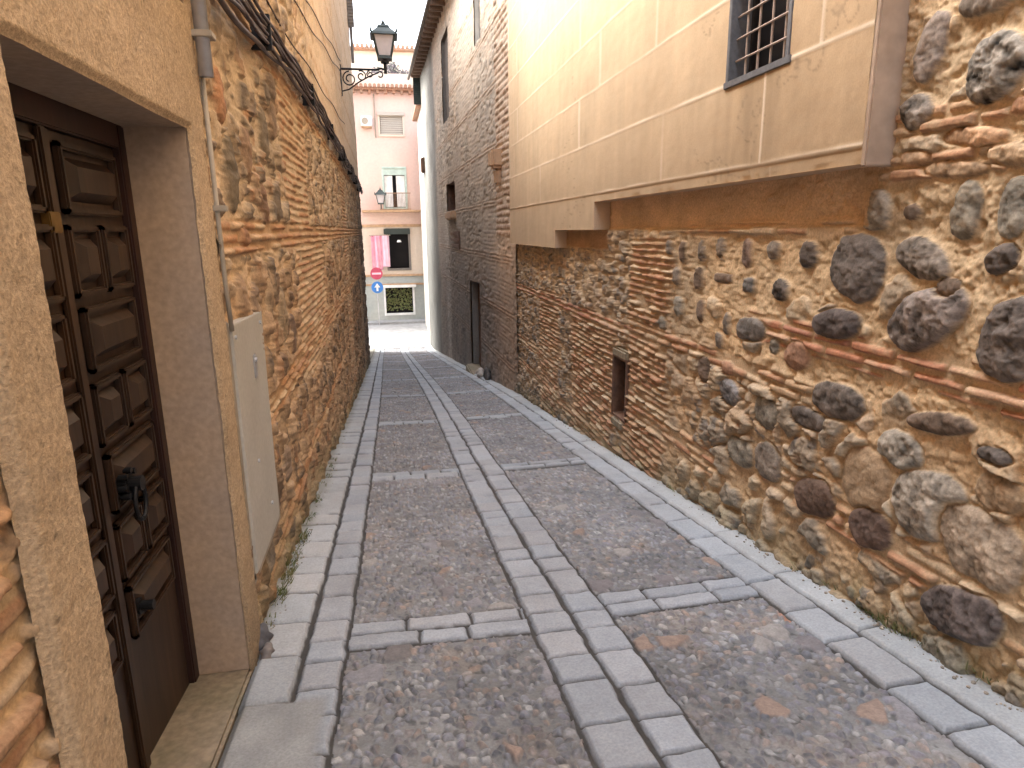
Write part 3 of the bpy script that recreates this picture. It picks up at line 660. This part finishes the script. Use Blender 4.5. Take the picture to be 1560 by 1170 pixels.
# plaster jetty
def jetty():
    XO=2.15
    ys=logspace_step(2.80,11.75,lambda y:min(.06,max(.012,y*y*.0014)))
    zs=np.concatenate([np.arange(-.24,3.6,.011),np.arange(3.6,7.21,.09)])
    for v in(.275,-.012): zs[np.argmin(abs(zs-v))]=v
    for v in(6.83,8.5): ys[np.argmin(abs(ys-v))]=v
    Z,Y=np.meshgrid(zs,ys,indexing='ij')
    C=np.array((.565,.43,.28))*(1+.07*fbm(Y,Z,.9,4,901)+.05*fbm(Y,Z,.12,4,902))[...,None]
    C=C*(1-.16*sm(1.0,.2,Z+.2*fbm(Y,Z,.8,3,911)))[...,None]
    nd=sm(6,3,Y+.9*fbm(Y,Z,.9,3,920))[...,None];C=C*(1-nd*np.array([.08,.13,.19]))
    C=C*(1+.09*fbm(Y,Z,.30,4,921,.65)[...,None])
    stk=fbm(Y*5,Z*.45,.5,4,912,.6);stk2=sm(.1,.6,fbm(Y,Z,.9,3,913));C=C*(1+.10*stk-.07*stk2)[...,None]
    sill=sm(.45,.0,np.abs(Y-3.78)-.1)*sm(.05,.0,Z-.86)*sm(-.1,.6,Z)*np.clip(.5+fbm(Y*6,Z*.6,.5,3,914),0,1);C=C*(1-.22*sill)[...,None]
    crk=sm(.012,.0,np.abs(fbm(Y,Z,.9,5,915,.6)-.12))*sm(.1,.4,fbm(Y,Z,1.3,2,916));C=C*(1-.28*crk)[...,None]
    X=XO+.007*fbm(Y,Z,.8,4,903,.6)+.0015*fbm(Y,Z,.05,3,917)+.010*sm(.03,0,Z-.275)*sm(.0,.4,fbm(Y,Z,.10,3,918))*(Y<6.83)
    ln=np.zeros_like(Z)
    zl=[.355,.865,1.375,1.885,2.395,2.905,3.415]
    wz=.006*fbm(Y,Z,.4,3,904)
    for z0 in zl: ln=np.maximum(ln,sm(.013,.006,np.abs(Z-z0+wz)))
    for i in range(len(zl)):
        a=zl[i];b=zl[i+1] if i+1<len(zl) else 4
        for y0 in np.arange(2.0+(.72 if i%2 else 0)-.2*(i==0)+.0,12,1.42):
            ln=np.maximum(ln,sm(.012,.005,np.abs(Y-y0-1.75+1.3+wz))*((Z>a)&(Z<b)))
    for y0 in (3.55,4.75,6.2,8.2): ln=np.maximum(ln,.8*sm(.010,.004,np.abs(Y-y0+wz))*(Z<.355)*(Z>.2))
    wr=fbm(Y,Z,.5,3,906)
    ln=ln*np.clip(.75+.8*wr,.12,1)
    C=C*(1-ln[...,None])+np.array((.72,.60,.45))*ln[...,None]
    X=X-.003*ln
    bb=sm(.352,.348,Z)*1.0
    X=X+.006*bb                     # lower border sits back a touch
    yc=(Y[:-1,:-1]+Y[1:,1:])/2;zc_=(Z[:-1,:-1]+Z[1:,1:])/2
    keep=~(((yc<6.83)&(zc_<.275))|((yc<8.5)&(zc_<-.012))|((yc>3.44)&(yc<4.12)&(zc_>.875)&(zc_<1.95)))
    # closing faces
    ev=[];ef=[];ec=[]
    def q(pts,c):
        n=len(ev);ev.extend(pts);ef.append([n,n+1,n+2,n+3]);ec.extend([c]*4)
    so=(.55,.41,.28);B=2.45
    q([(XO,2.8,.275),(B,2.8,.275),(B,6.83,.275),(XO,6.83,.275)],so)
    q([(XO,6.83,.275),(B,6.83,.275),(B,6.83,-.012),(XO,6.83,-.012)],so)
    q([(XO,6.83,-.012),(B,6.83,-.012),(B,8.5,-.012),(XO,8.5,-.012)],so)
    q([(XO,8.5,-.012),(B,8.5,-.012),(B,8.5,-.24),(XO,8.5,-.24)],so)
    q([(XO,8.5,-.24),(B,8.5,-.24),(B,11.75,-.24),(XO,11.75,-.24)],so)
    q([(XO,11.75,-.24),(B,11.75,-.24),(B,11.75,7.2),(XO,11.75,7.2)],(.6,.47,.34))
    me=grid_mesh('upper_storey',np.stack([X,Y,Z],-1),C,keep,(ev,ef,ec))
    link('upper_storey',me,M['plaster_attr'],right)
    mb=MB();mb.box(2.146,2.50,2.768,2.80,.262,7.2,.006);mb.build('corner_board',mat('corner_render',(.43,.32,.235),.85,0,12,.18,.3,.004,(.36,.27,.20),1.5,.2),right)
    w_=MB();y0,y1,z0,z1=3.44,4.12,.875,1.95
    w_.box(2.142,2.33,y0-.0,y0+.035,z0,z1,.003);w_.box(2.142,2.33,y1-.035,y1,z0,z1,.003);w_.box(2.140,2.33,y0-.02,y1+.02,z0-.03,z0+.010,.004);w_.box(2.142,2.33,y0,y1,z1-.03,z1)
    fr=w_.build('window',M['slate'],right)
    g=MB();g.box(2.30,2.32,y0,y1,z0,z1);g.build('pane',M['darkglass'],fr).location=(0,0,0)
    g=MB();g.box(2.275,2.30,y0+.035,y0+.07,z0,z1,.003);g.box(2.275,2.30,y1-.07,y1-.035,z0,z1,.003);g.box(2.275,2.30,y0+.07,y1-.07,z0+.012,z0+.05,.003);g.build('sash',M['void'],fr).location=(0,0,0)
    g=MB()
    for i in range(1,5): g.tube([(2.20,y0+(y1-y0)*i/5,z0),(2.20,y0+(y1-y0)*i/5,z1)],.0075,8)
    for i in range(1,9): g.tube([(2.19,y0,z0+.125*i),(2.19,y1,z0+.125*i)],.0065,8)
    g.build('grille',mat('rusty_grille',(.42,.33,.27),.6,.1,60,.2,.2),fr).location=(0,0,0)
jetty()
mb=MB();mb.box(2.75,7,-6,11.9,-6,7.1);mb.build('body',M['body'],right)
mb=MB();mb.box(1.95,7.2,-6.2,11.9,7.2,7.38,.01)
for i in range(22): mb.box(2.0,2.5,-5.9+i*.8,-5.78+i*.8,7.08,7.2)
mb.build('eave',M['brown'],right)
co=empty('sky_blocker',(-4,26,-5.2),'tall plain block, unseen, added behind the end of the left house to cut sky light on the square','house')  # unseen block added to hold sky light off the square and pink facade
mb=MB();mb.box(-12,-1.75,22.6,29.6,-5.5,14,.03);mb.build('wall',M['body'],co)
mb=MB();mb.box(-12.3,-1.45,22.3,29.9,14,14.2,.03);mb.build('roof',M['tile'],co)
# ================================================================ FAR RIGHT BRICK HOUSE
bh=empty('brown_brick_house',(2.1,17,-3.7),'weathered brown brick house with overhanging eave and narrow door, far right of alley','house')
def fx(y,off=0): return 2.25-(y-12)*.02865-off
def brick_wall():
    ys=logspace_step(11.72,30.5,lambda y:min(.09,max(.03,y*y*.0004)))
    t=np.linspace(0,1,560);T,Y=np.meshgrid(t,ys,indexing='ij');zb=zg(Y)-.1;Z=zb+(6.5-zb)*T
    m0=(.46,.395,.32)
    P=Patch(Y,Z,m0,205,.008);P.mort=m0
    P.rubble(np.ones_like(Y),.26,.16,.75,[(.38,.33,.27),(.44,.38,.31),(.33,.29,.24),(.48,.41,.33)],.012,221,.04,.4,.15)
    one=np.ones_like(Y)
    mk=sm(-.05,.25,fbm(Y,Z,1.6,3,222))*.8
    P.bricks(mk,.085,.32,.85,[(.42,.35,.28),(.45,.38,.31),(.38,.31,.25),(.48,.41,.33)],.007,223,.25,mort=(.46,.40,.33))
    for z0 in (-2.6,-1.6,-.55,.55,1.65,2.75,3.85,4.9): P.bricks(box_mask(P,12,30,z0-.08,z0+.08,.03,.02,int(z0*10)+300),.075,.34,.95,[(.42,.32,.24),(.46,.36,.27)],.014,224,.3)
    P.bricks(box_mask(P,11.6,13.5,-.1,6.4,.05,.15,231),.12,.34,.95,[(.42,.29,.20),(.48,.36,.26),(.36,.25,.18)],.02,232,.35,mort=(.55,.46,.36))
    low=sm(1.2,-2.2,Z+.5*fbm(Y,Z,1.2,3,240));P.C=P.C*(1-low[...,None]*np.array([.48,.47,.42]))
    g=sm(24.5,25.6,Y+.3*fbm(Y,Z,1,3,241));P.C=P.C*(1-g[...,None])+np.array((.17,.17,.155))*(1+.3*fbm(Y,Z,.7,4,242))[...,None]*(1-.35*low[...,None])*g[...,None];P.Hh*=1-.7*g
    hi=sm(.5,4,Z)*sm(13,18,Y);P.C=P.C*(1+.42*hi[...,None])  # upper wall colour lightened to stand in for stronger light up there
    # cleft around near end: warm stones
    nr=sm(15,12.4,Y)*sm(.2,-.4,Z);P.C=P.C*(1+nr[...,None]*np.array([.5,.3,.1]))
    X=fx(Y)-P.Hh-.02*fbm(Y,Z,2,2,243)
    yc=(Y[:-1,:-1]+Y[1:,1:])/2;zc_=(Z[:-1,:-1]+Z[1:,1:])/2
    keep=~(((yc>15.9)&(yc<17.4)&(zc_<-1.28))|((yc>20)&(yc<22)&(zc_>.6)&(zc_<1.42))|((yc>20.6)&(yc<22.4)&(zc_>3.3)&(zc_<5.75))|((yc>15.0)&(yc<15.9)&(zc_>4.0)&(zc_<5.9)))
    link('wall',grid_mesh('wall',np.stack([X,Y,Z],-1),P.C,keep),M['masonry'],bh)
brick_wall()
mb=MB();mb.box(fx(12)+.55,7,11.9,30.4,-6,6.4)
mb.prism([(fx(30.5)+.0,30.46),(7,30.46),(7,30.56),(fx(30.5)+.0,30.56)],lambda a,b,d:(a,b,d),-6,6.4);mb.build('body',M['body'],bh)
mb=MB();mb.box(3.6,9,13,30.4,6.62,9.2,.03);mb.build('sky_blocker_storey',M['body'],bh)  # unseen set-back storey added to cut sky light at the far end
def recess(name,y0,y1,z0,z1,mt,depth=.25,leafm=None,sub='leaf'):
    mb=MB();a,b=fx(y0),fx(y1);dd=depth+.05
    for (p,q,r_,s_) in[((y0-.03,y0),(z0-.03,z1+.03),0,0),((y1,y1+.03),(z0-.03,z1+.03),0,0),((y0,y1),(z1,z1+.03),0,0),((y0,y1),(z0-.03,z0),0,0)]:
        mb.box(fx(p[0])-.0+.03,fx(p[0])+dd,p[0],p[1],q[0],q[1])
    o=mb.build(name,mt,bh)
    g=MB();g.prism([(fx(y0)+depth,y0),(fx(y0)+depth+.04,y0),(fx(y1)+depth+.04,y1),(fx(y1)+depth,y1)],lambda x,y,d:(x,y,d),z0,z1)
    l=g.build(sub,leafm,o);l.location=(0,0,0);return o
o=recess('door',15.9,17.4,-4.0,-1.28,M['greytimber'],.22,M['brown'])
mb=MB()
for i in range(6): mb.box(fx(16)+.15,fx(16)+.21,15.95+i*.24,16.15+i*.24,-3.7,-1.4,.01)
mb.build('boards',M['brown'],o).location=(0,0,0)
mb=MB();mb.box(1.92,2.3,15.7,17.5,-3.9,-3.56,.03);o=mb.build('doorstep',M['thresh'],bh)
recess('window',20,22,.6,1.42,M['brown'],.3,M['void'],'pane')
mb=MB();mb.box(fx(20.7)-.14,fx(20.7)+.1,19.9,21.9,.32,.56,.05);mb.build('sill',M['tan'],bh)
mb=MB();mb.box(fx(20)-.02,fx(20)+.1,19.1,21.9,-.55,-.02,.015)
for i in range(3): mb.box(fx(20)-.035,fx(20),19.1,21.9,-.5+i*.17,-.4+i*.17,.01)
mb.build('wooden_hatch',M['brown'],bh)
recess('tall_window',20.6,22.4,3.3,5.75,M['greytimber'],.12,M['greytimber'],'shutter')
recess('tall_window',15.0,15.9,4.0,5.9,M['white'],.12,M['greytimber'],'shutter')
mb=MB();mb.box(fx(13)-.22,fx(13)+.1,12.9,13.3,1.15,1.5,.06);mb.box(fx(13)-.12,fx(13)+.1,13.0,13.25,.85,1.15,.04);mb.build('stone_corbel',M['tan'],bh)
mb=MB();mb.box(fx(29.8)-.16,fx(29.8)+.1,29.6,30.2,2.45,3.05,.03);mb.build('meter_box',M['brown'],bh)
# eave
mb=MB()
mb.prism([(fx(12)-.42,12),(fx(12)+3,12),(fx(30.7)+3,30.8),(fx(30.7)-.42,30.8)],lambda a,b,d:(a,b,d),6.5,6.62)
mb.build('roof',M['tile'],bh)
for i in range(34):
    y=12.2+i*.55;mb=MB();mb.box(fx(y)-.38,fx(y)+.05,y-.05,y+.05,6.36,6.5,.008);mb.build('rafter',M['rafter'],bh)
mb=MB();mb.tube([(fx(12)-.47,12,6.45),(fx(30.7)-.47,30.8,6.40)],.06,10);mb.build('gutter',M['greytimber'],bh)
mb=MB();mb.box(1.42,1.72,30.45,30.50,5.3,6.5,.01)
for i in range(12): mb.box(1.44,1.70,30.42,30.45,5.38+i*.09,5.44+i*.09)
mb.build('open_shutter',M['lampgreen'],bh)
# ================================================================ WHITE HOUSE corner beyond
wh=empty('white_house',(1.9,33,-5.2),'white rendered house corner beyond the brick house, at the alley mouth','house')
mb=MB();mb.box(1.84,6,32.6,36.8,-5.4,5.6,.02);mb.build('wall',M['white'],wh)
mb=MB();mb.box(1.6,6.1,32.45,37.0,5.6,5.75,.02);mb.build('eave',M['tile'],wh)
# ================================================================ PINK HOUSE
ph=empty('pink_house',(0,38,-5),'pale pink plastered house closing the view across the square','house')
FY=38.
def facade():
    ops=[(-.15,1.18,5.01,6.12),(-.10,1.16,1.2,3.38),(-.06,1.2,-2.12,.10),(-.35,1.31,-4.66,-3.07),(-3.6,-2.4,1.2,3.38),(-3.6,-2.4,5.0,6.1),(3.4,4.6,1.2,3.38)]
    xs=sorted(set([-9,9]+[o[0] for o in ops]+[o[1] for o in ops]));zs=sorted(set([-5.2,-2.45,.35,7.25]+[o[2] for o in ops]+[o[3] for o in ops]))
    A=MB();B=MB();Cc=MB()
    for i in range(len(xs)-1):
        for j in range(len(zs)-1):
            x=(xs[i]+xs[i+1])/2;z=(zs[j]+zs[j+1])/2
            if any(o[0]<x<o[1] and o[2]<z<o[3] for o in ops): continue
            (A if z>.35 else B if z>-2.45 else Cc).box(xs[i],xs[i+1],FY,FY+.3,zs[j],zs[j+1])
    A.build('upper_wall',M['pink'],ph);B.build('middle_wall',M['cream'],ph);Cc.build('ground_floor_wall',M['shopwall'],ph)
facade()
mb=MB();mb.box(-9,9,FY+.5,44,-5.2,7.2);mb.build('body',M['body'],ph)
mb=MB()
mb.box(-9.2,9.2,FY-.35,FY+.6,7.25,7.38,.02)
for i in range(80): mb.cyl((-9+i*.23,FY-.1,7.44),.09,.75,'Y',10)
for i in range(45): mb.box(-9+i*.42,-8.86+i*.42,FY-.30,FY,7.1,7.25)
mb.build('eave',M['tile'],ph)
mb=MB();mb.box(-9,9,FY-.06,FY,.22,.36,.01);mb.box(-9,9,FY-.08,FY,-2.5,-2.38,.01);mb.box(-9,9,FY-.06,FY,-3.0,-2.9,.01);mb.build('string_course',M['tan'],ph)
# windows
def win(name,x0,x1,z0,z1,frame,leaf,split=True):
    mb=MB();t=.07
    mb.box(x0-.04,x0+t,FY-.04,FY+.14,z0,z1,.01);mb.box(x1-t,x1+.04,FY-.04,FY+.14,z0,z1,.01);mb.box(x0-.04,x1+.04,FY-.05,FY+.14,z1-t,z1+.05,.01);mb.box(x0-.04,x1+.04,FY-.06,FY+.14,z0-.05,z0+t,.01)
    o=mb.build(name,frame,ph)
    g=MB();g.box(x0,x1,FY+.2,FY+.25,z0,z1);g.build('pane',leaf,o).location=(0,0,0);return o
w1=win('window',-.15,1.18,5.01,6.12,M['cream'],M['darkglass'])
mb=MB()
for i in range(9): mb.box(-.06,1.1,FY+.04,FY+.08,5.10+i*.105,5.19+i*.105,.01)
mb.box(-.2,1.23,FY-.12,FY+.02,6.02,6.2,.02);mb.build('blind',M['blind'],w1).location=(0,0,0)
w2=win('french_window',-.10,1.16,1.2,3.38,M['teal'],M['darkglass'])
mb=MB();mb.box(-.02,.42,FY+.03,FY+.09,1.3,2.95,.01);mb.box(.62,1.08,FY+.03,FY+.09,1.3,2.95,.01);mb.build('shutters',M['whitepaint'],w2).location=(0,0,0)
mb=MB();mb.box(-.05,1.11,FY-.02,FY+.10,2.98,3.30,.01);mb.build('blind_box',M['teal'],w2).location=(0,0,0)
w3=win('doorway',-.06,1.2,-2.12,.10,M['greytimber'],M['darkglass'])
mb=MB();mb.box(-.2,1.25,FY-.10,FY+.02,-.18,.12,.02);mb.build('head_board',M['lampgreen'],w3).location=(0,0,0)
mb=MB();mb.cyl((.62,FY-.1,-.55),.13,.12,'Z',16,.08);mb.build('globe',M['whitepaint'],w3).location=(0,0,0)
for (a,b,c,d) in [(-3.6,-2.4,1.2,3.38),(-3.6,-2.4,5.0,6.1),(3.4,4.6,1.2,3.38)]: win('window',a,b,c,d,M['teal'],M['darkglass'])
w4=win('shop_window',-.35,1.31,-4.66,-3.07,M['whitepaint'],M['darkglass'])
mb=MB();mb.box(-.5,1.45,FY-.28,FY,-3.12,-2.98,.02);mb.build('awning_box',M['whitepaint'],w4).location=(0,0,0)
rr=random.Random(8);mb=MB()
for i in range(420):
    x=rr.uniform(-.25,1.2);z=rr.uniform(-4.45,-3.2);y=FY+rr.uniform(.03,.16);s=rr.uniform(.03,.09)
    a=rr.uniform(0,6.28);c_,s_=math.cos(a)*s,math.sin(a)*s
    mb.quad((x-c_,y,z-s_),(x+s_*.5,y-.03,z-c_*.5),(x+c_,y,z+s_),(x-s_*.5,y+.02,z+c_*.5))
mb.build('reflected_foliage',M['leaf'],w4).location=(0,0,0)  # leaf quads stand in for greenery reflected in the shop glass
# balcony
bl=MB();bl.box(-1.3,1.9,FY-.7,FY,1.0,1.12,.02);bl.build('balcony_slab',M['tan'],ph)
bl=MB()
for i in range(22): bl.tube([(-.28+i*.075,FY-.64,1.12),(-.28+i*.075,FY-.64,2.0)],.009,6)
bl.box(-.32,1.36,FY-.66,FY-.62,1.98,2.02);bl.box(-.32,1.36,FY-.66,FY-.62,1.14,1.17)
bl.build('balcony_railing',mat('rusty_railing',(.35,.20,.12),.6,.2,30,.2,.1),ph)
ac=empty('air_conditioner',(-.78,FY-.1,5.35),'white air conditioning unit on bracket high on the pink wall','air conditioner')
mb=MB();mb.box(-1.08,-.48,FY-.32,FY-.02,5.45,5.95,.03);mb.build('casing',M['whitepaint'],ac)
mb=MB();mb.cyl((-.86,FY-.325,5.7),.17,.02,'Y',24);mb.build('fan_grille',M['conduit'],ac)
mb=MB();mb.box(-1.05,-.52,FY-.3,FY,5.37,5.44,.01);mb.build('bracket',M['tan'],ac)
mb=MB();mb.tube([(-.33,FY-.05,7.1),(-.33,FY-.05,4.9)],.03,8);o=mb.build('drainpipe',M['conduit'],ph)
# facade lantern
def lantern(root,x,y,z0,s,glass,metal):
    # z0 = bottom of the lantern body, s = body height
    g=MB();g.frustum(s*.26,s*.44,z0+.04*s,z0+.62*s,x,y);g.build('lamp_glass',glass,root)
    f=MB()
    for k in range(4):
        a=math.pi/4+k*math.pi/2
        f.tube([(x+s*.27*math.cos(a),y+s*.27*math.sin(a),z0),(x+s*.46*math.cos(a),y+s*.46*math.sin(a),z0+.64*s)],s*.03,6)
    f.frustum(s*.32,s*.30,z0-.05*s,z0+.04*s,x,y)
    f.build('lamp_frame',metal,root)
    f=MB();f.frustum(s*.60,s*.52,z0+.60*s,z0+.68*s,x,y);f.frustum(s*.50,s*.24,z0+.68*s,z0+.86*s,x,y);f.frustum(s*.27,s*.20,z0+.86*s,z0+.93*s,x,y)
    f.cyl((x,y,z0+.99*s),s*.09,s*.12,'Z',12,s*.04);f.cyl((x,y,z0+1.1*s),s*.03,s*.16,'Z',8,s*.01)
    for k in range(4):
        a=math.pi/4+k*math.pi/2;f.frustum(s*.06,s*.02,z0+.66*s,z0+.78*s,x+s*.55*math.cos(a),y+s*.55*math.sin(a))
    f.build('lamp_cap',metal,root)
fl=empty('wall_lantern',(-.26,FY,1.2),'small dark green lantern beside the balcony of the pink house','lamp')
lantern(fl,-.26,FY-.75,1.45,.75,M['glassp'],M['lampgreen'])
mb=MB();mb.tube([(-.26,FY-.75,1.42),(-.26,FY-.72,1.25),(-.26,FY-.3,1.18),(-.26,FY-.0,1.2)],.03,8);mb.build('bracket',M['lampgreen'],fl)
# banner
bn=empty('hanging_banner',(-.45,FY-.3,-.2),'pink cloth banner hanging from the facade left of the dark doorway','banner')
mb=MB();mb.tube([(-1.0,FY-.3,-.22),(.15,FY-.3,-.22)],.02,8);mb.tube([(-.95,FY-.3,-.22),(-.95,FY,-.22)],.015,6);mb.tube([(.1,FY-.3,-.22),(.1,FY,-.22)],.015,6);mb.build('rod',M['conduit'],bn)
def cloth(x0,x1,z0,z1,y,nm,m_):
    xs=np.linspace(x0,x1,30);zs=np.linspace(z0,z1,20);Z,X=np.meshgrid(zs,xs,indexing='ij')
    Yv=y+.04*np.sin(X*14)+.02*np.sin(X*31+Z)
    me=grid_mesh(nm,np.stack([X,Yv,Z],-1),np.ones(X.shape+(3,))*.5);o=link(nm,me,m_,bn)
    md=o.modifiers.new('t','SOLIDIFY');md.thickness=.01
cloth(-.92,-.33,-2.1,-.24,FY-.3,'cloth',M['banner']);cloth(-.33,.07,-1.95,-.24,FY-.3,'cloth',M['bannerlight'])
# traffic sign
ts=empty('traffic_sign',(-.72,36.9,-5.1),'grey pole carrying a red disc above a blue disc, in the square','traffic sign')
mb=MB();mb.tube([(-.70,36.9,-5.1),(-.70,36.9,-1.9)],.035,10);mb.build('pole',M['galv'],ts)
mb=MB();mb.cyl((-.70,36.84,-2.25),.33,.03,'Y',32);mb.build('red_disc',M['red'],ts)
mb=MB();mb.box(-.94,-.46,36.80,36.822,-2.30,-2.20,.003);mb.build('white_bar',M['bannerlight'],ts)
mb=MB();mb.cyl((-.70,36.84,-3.0),.32,.03,'Y',32);mb.build('blue_disc',M['blue'],ts)
mb=MB();mb.prism([(-.75,-3.2),(-.65,-3.2),(-.65,-3.0),(-.54,-3.0),(-.70,-2.78),(-.86,-3.0),(-.75,-3.0)],lambda a,b,d:(a,d,b),36.80,36.822);mb.build('arrow',M['whitepaint'],ts)
# building behind with roof terrace
ch=empty('cream_house',(0,44,0),'cream house with tiled roof edge rising behind the pink house','house')
mb=MB();mb.box(-9,9,44.2,50,5,10.7,.02);mb.build('wall',M['cream'],ch)
mb=MB();mb.box(-9.2,9.2,43.8,50.2,10.7,10.82,.02)
for i in range(70): mb.cyl((-9+i*.27,44.2,10.9),.10,.9,'Y',10)
mb.build('roof',M['tile'],ch)
mb=MB();mb.box(-.9,2.2,43.95,44.2,8.2,8.9,.01);mb.build('parapet',M['greytimber'],ch)
def plant(x,y,z,s,label):
    p=empty('potted_plant',(x,y,z),label,'plant','potted plants on the roof terrace')
    q=MB();q.cyl((x,y,z+.15*s),.13*s,.3*s,'Z',14,.17*s);q.build('pot',M['tan'],p)
    q=MB();r_=random.Random(int(x*100)+7)
    for i in range(320):
        a=r_.uniform(0,6.28);b=r_.uniform(-.3,1.4);l=r_.uniform(.1,.42)*s
        px,py,pz=x+l*math.cos(a)*math.cos(b),y+l*math.sin(a)*math.cos(b),z+.35*s+l*math.sin(b)
        t=r_.uniform(0,6.28);h=.06*s
        q.quad((px-h*math.cos(t),py,pz-h*math.sin(t)),(px,py-.02,pz-h*.5),(px+h*math.cos(t),py,pz+h*math.sin(t)),(px,py+.02,pz+h*.5))
    q.build('foliage',M['darkleaf'],p)
mb=MB();mb.box(-9,9,38.6,44.2,7.2,8.25);mb.build('terrace',M['cream'],ch)
plant(-.1,41.0,8.25,1.1,'left potted plant on the roof terrace below the cream house')
plant(.75,41.0,8.25,1.45,'middle, largest potted plant on the roof terrace below the cream house')
plant(1.45,41.2,8.25,1.1,'right potted plant on the roof terrace below the cream house')
# ================================================================ street lamp on left wall
lp=empty('street_lamp',(-.78,15,3.1),'large classic lantern on a scrolled iron bracket fixed to the left wall','street lamp')
mb=MB()
LX,LY,LZ=.14,15.,3.50
mb.box(-.80,-.76,14.93,15.07,2.75,3.35,.01)
mb.tube([(-.78,15,3.27),(-.05,15,3.27),(.05,15,3.30),(LX,15,3.27)],.022,8)
mb.tube([(LX,15,3.20),(LX,15,3.46)],.035,10);mb.cyl((LX,15,3.42),.09,.04,'Z',14)
def scroll(cx,cz,r,t0,t1,th=.014,n=26):
    return mb.tube([(cx+r*(1-.65*k/n)*math.cos(t0+(t1-t0)*k/n),15,cz+r*(1-.65*k/n)*math.sin(t0+(t1-t0)*k/n)) for k in range(n+1)],th,7)
scroll(-.60,3.08,.15,1.6,1.6+9);scroll(-.36,3.14,.105,2.0,2.0-8);scroll(-.18,3.18,.07,1.6,1.6+8);scroll(.02,3.17,.08,1.9,1.9-4.5)
mb.tube([(-.77,15,2.84),(-.62,15,2.88),(-.42,15,3.02),(-.2,15,3.14),(.0,15,3.22)],.015,7)
mb.build('bracket',M['iron'],lp)
lantern(lp,LX,LY,LZ,.66,M['glassp'],M['lampgreen'])
# ================================================================ loose stones and weeds
def rock(name,loc,r,c,label,group=None):
    b=bmesh.new();bmesh.ops.create_icosphere(b,subdivisions=3,radius=1)
    for v in b.verts:
        n=v.co.copy();k=1+.22*math.sin(n.x*3.1+loc[1]*7)+.14*math.sin(n.y*5+n.z*4+loc[0]*9);v.co=Vector((n.x*r[0]*k+loc[0],n.y*r[1]*k+loc[1],n.z*r[2]*k+loc[2]))
    me=bpy.data.meshes.new(name);b.to_mesh(me);b.free();o=link(name,me,mat(name+'_m',c,.85,0,30,.3,.5,.004))
    for p in me.polygons:p.use_smooth=True
    tag(o,label,'stone',group)
def zgy(y): return float(zg(y))
rock('loose_stone',(-.70,2.98,zgy(2.98)+.05),(.055,.07,.06),(.10,.10,.11),'dark lump of stone on the ground beside the doorstep corner')
rock('loose_stone',(-.66,2.86,zgy(2.86)+.035),(.04,.05,.035),(.20,.18,.17),'smaller pale brown stone in front of the doorstep corner')
rock('loose_stone',(fx(15.4)-.12,15.4,zgy(15.4)+.12),(.12,.2,.12),(.55,.50,.45),'whitish stone at the foot of the narrow far door')
rock('loose_stone',(fx(14.7)-.05,14.7,zgy(14.7)+.14),(.10,.2,.16),(.10,.09,.085),'dark stone just nearer than the whitish stone by far door')
gw=MB();r_=random.Random(3)
def tuft(x,y,z,n,h,dx):
    for i in range(n):
        a=r_.uniform(0,6.28);px=x+r_.uniform(-.03,.03);py=y+r_.uniform(-.06,.06);hh=h*r_.uniform(.4,1)
        t=Vector((math.cos(a)*hh*.55+dx*hh*.4,math.sin(a)*hh*.55,hh));w_=.0035
        b0=Vector((px,py,z));s_=Vector((-math.sin(a),math.cos(a),0))*w_
        gw.bm.faces.new([gw.bm.verts.new(v) for v in(b0-s_,b0+s_,b0+t*.6+s_*.8,b0+t)])
for i in range(46):
    y=r_.choice([r_.uniform(3.0,7),r_.uniform(3.4,4.6)]);tuft(-.715+r_.uniform(0,.03),y,zgy(y)+.02+r_.uniform(0,.06),r_.randint(6,18),r_.uniform(.02,.06),1)
for i in range(38):
    y=r_.choice([r_.uniform(1.7,9),r_.uniform(2.1,2.7),r_.uniform(1.8,3.6)]);tuft(2.25+r_.uniform(-.02,.02),y,zgy(y)+.03+r_.uniform(0,.04),r_.randint(6,20),r_.uniform(.02,.06),-1)
tag(gw.build('weeds',M['leaf']),'low green weeds and moss along the feet of the walls','weeds',kind='stuff')

# grit and small fallen bits of mortar along the wall feet
gb=bmesh.new();r_=random.Random(12)
for i in range(260):
    if r_.random()<.5: x=-.70+abs(r_.gauss(0,.03));y=r_.choice([r_.uniform(3,9),r_.uniform(3,4.5)])
    else: x=2.23-abs(r_.gauss(0,.035));y=r_.choice([r_.uniform(1.7,9),r_.uniform(1.7,4)])
    q=r_.choice([r_.uniform(.002,.006),r_.uniform(.002,.006),r_.uniform(.004,.011)]);z=zgy(y)+.042
    bmesh.ops.create_icosphere(gb,subdivisions=1,radius=1,matrix=Matrix.Translation((x,y,z))@Matrix.Rotation(r_.uniform(0,6),4,'Z')@Matrix.Diagonal((q*r_.uniform(.7,1.5),q,q*.7,1)))
me=bpy.data.meshes.new('grit');gb.to_mesh(me);gb.free()
tag(link('grit',me,mat('grit_m',(.22,.19,.155),.9,0,60,.4,.4,.003,(.36,.31,.25),30)),'small bits of fallen mortar and grit along the wall feet','grit',kind='stuff')
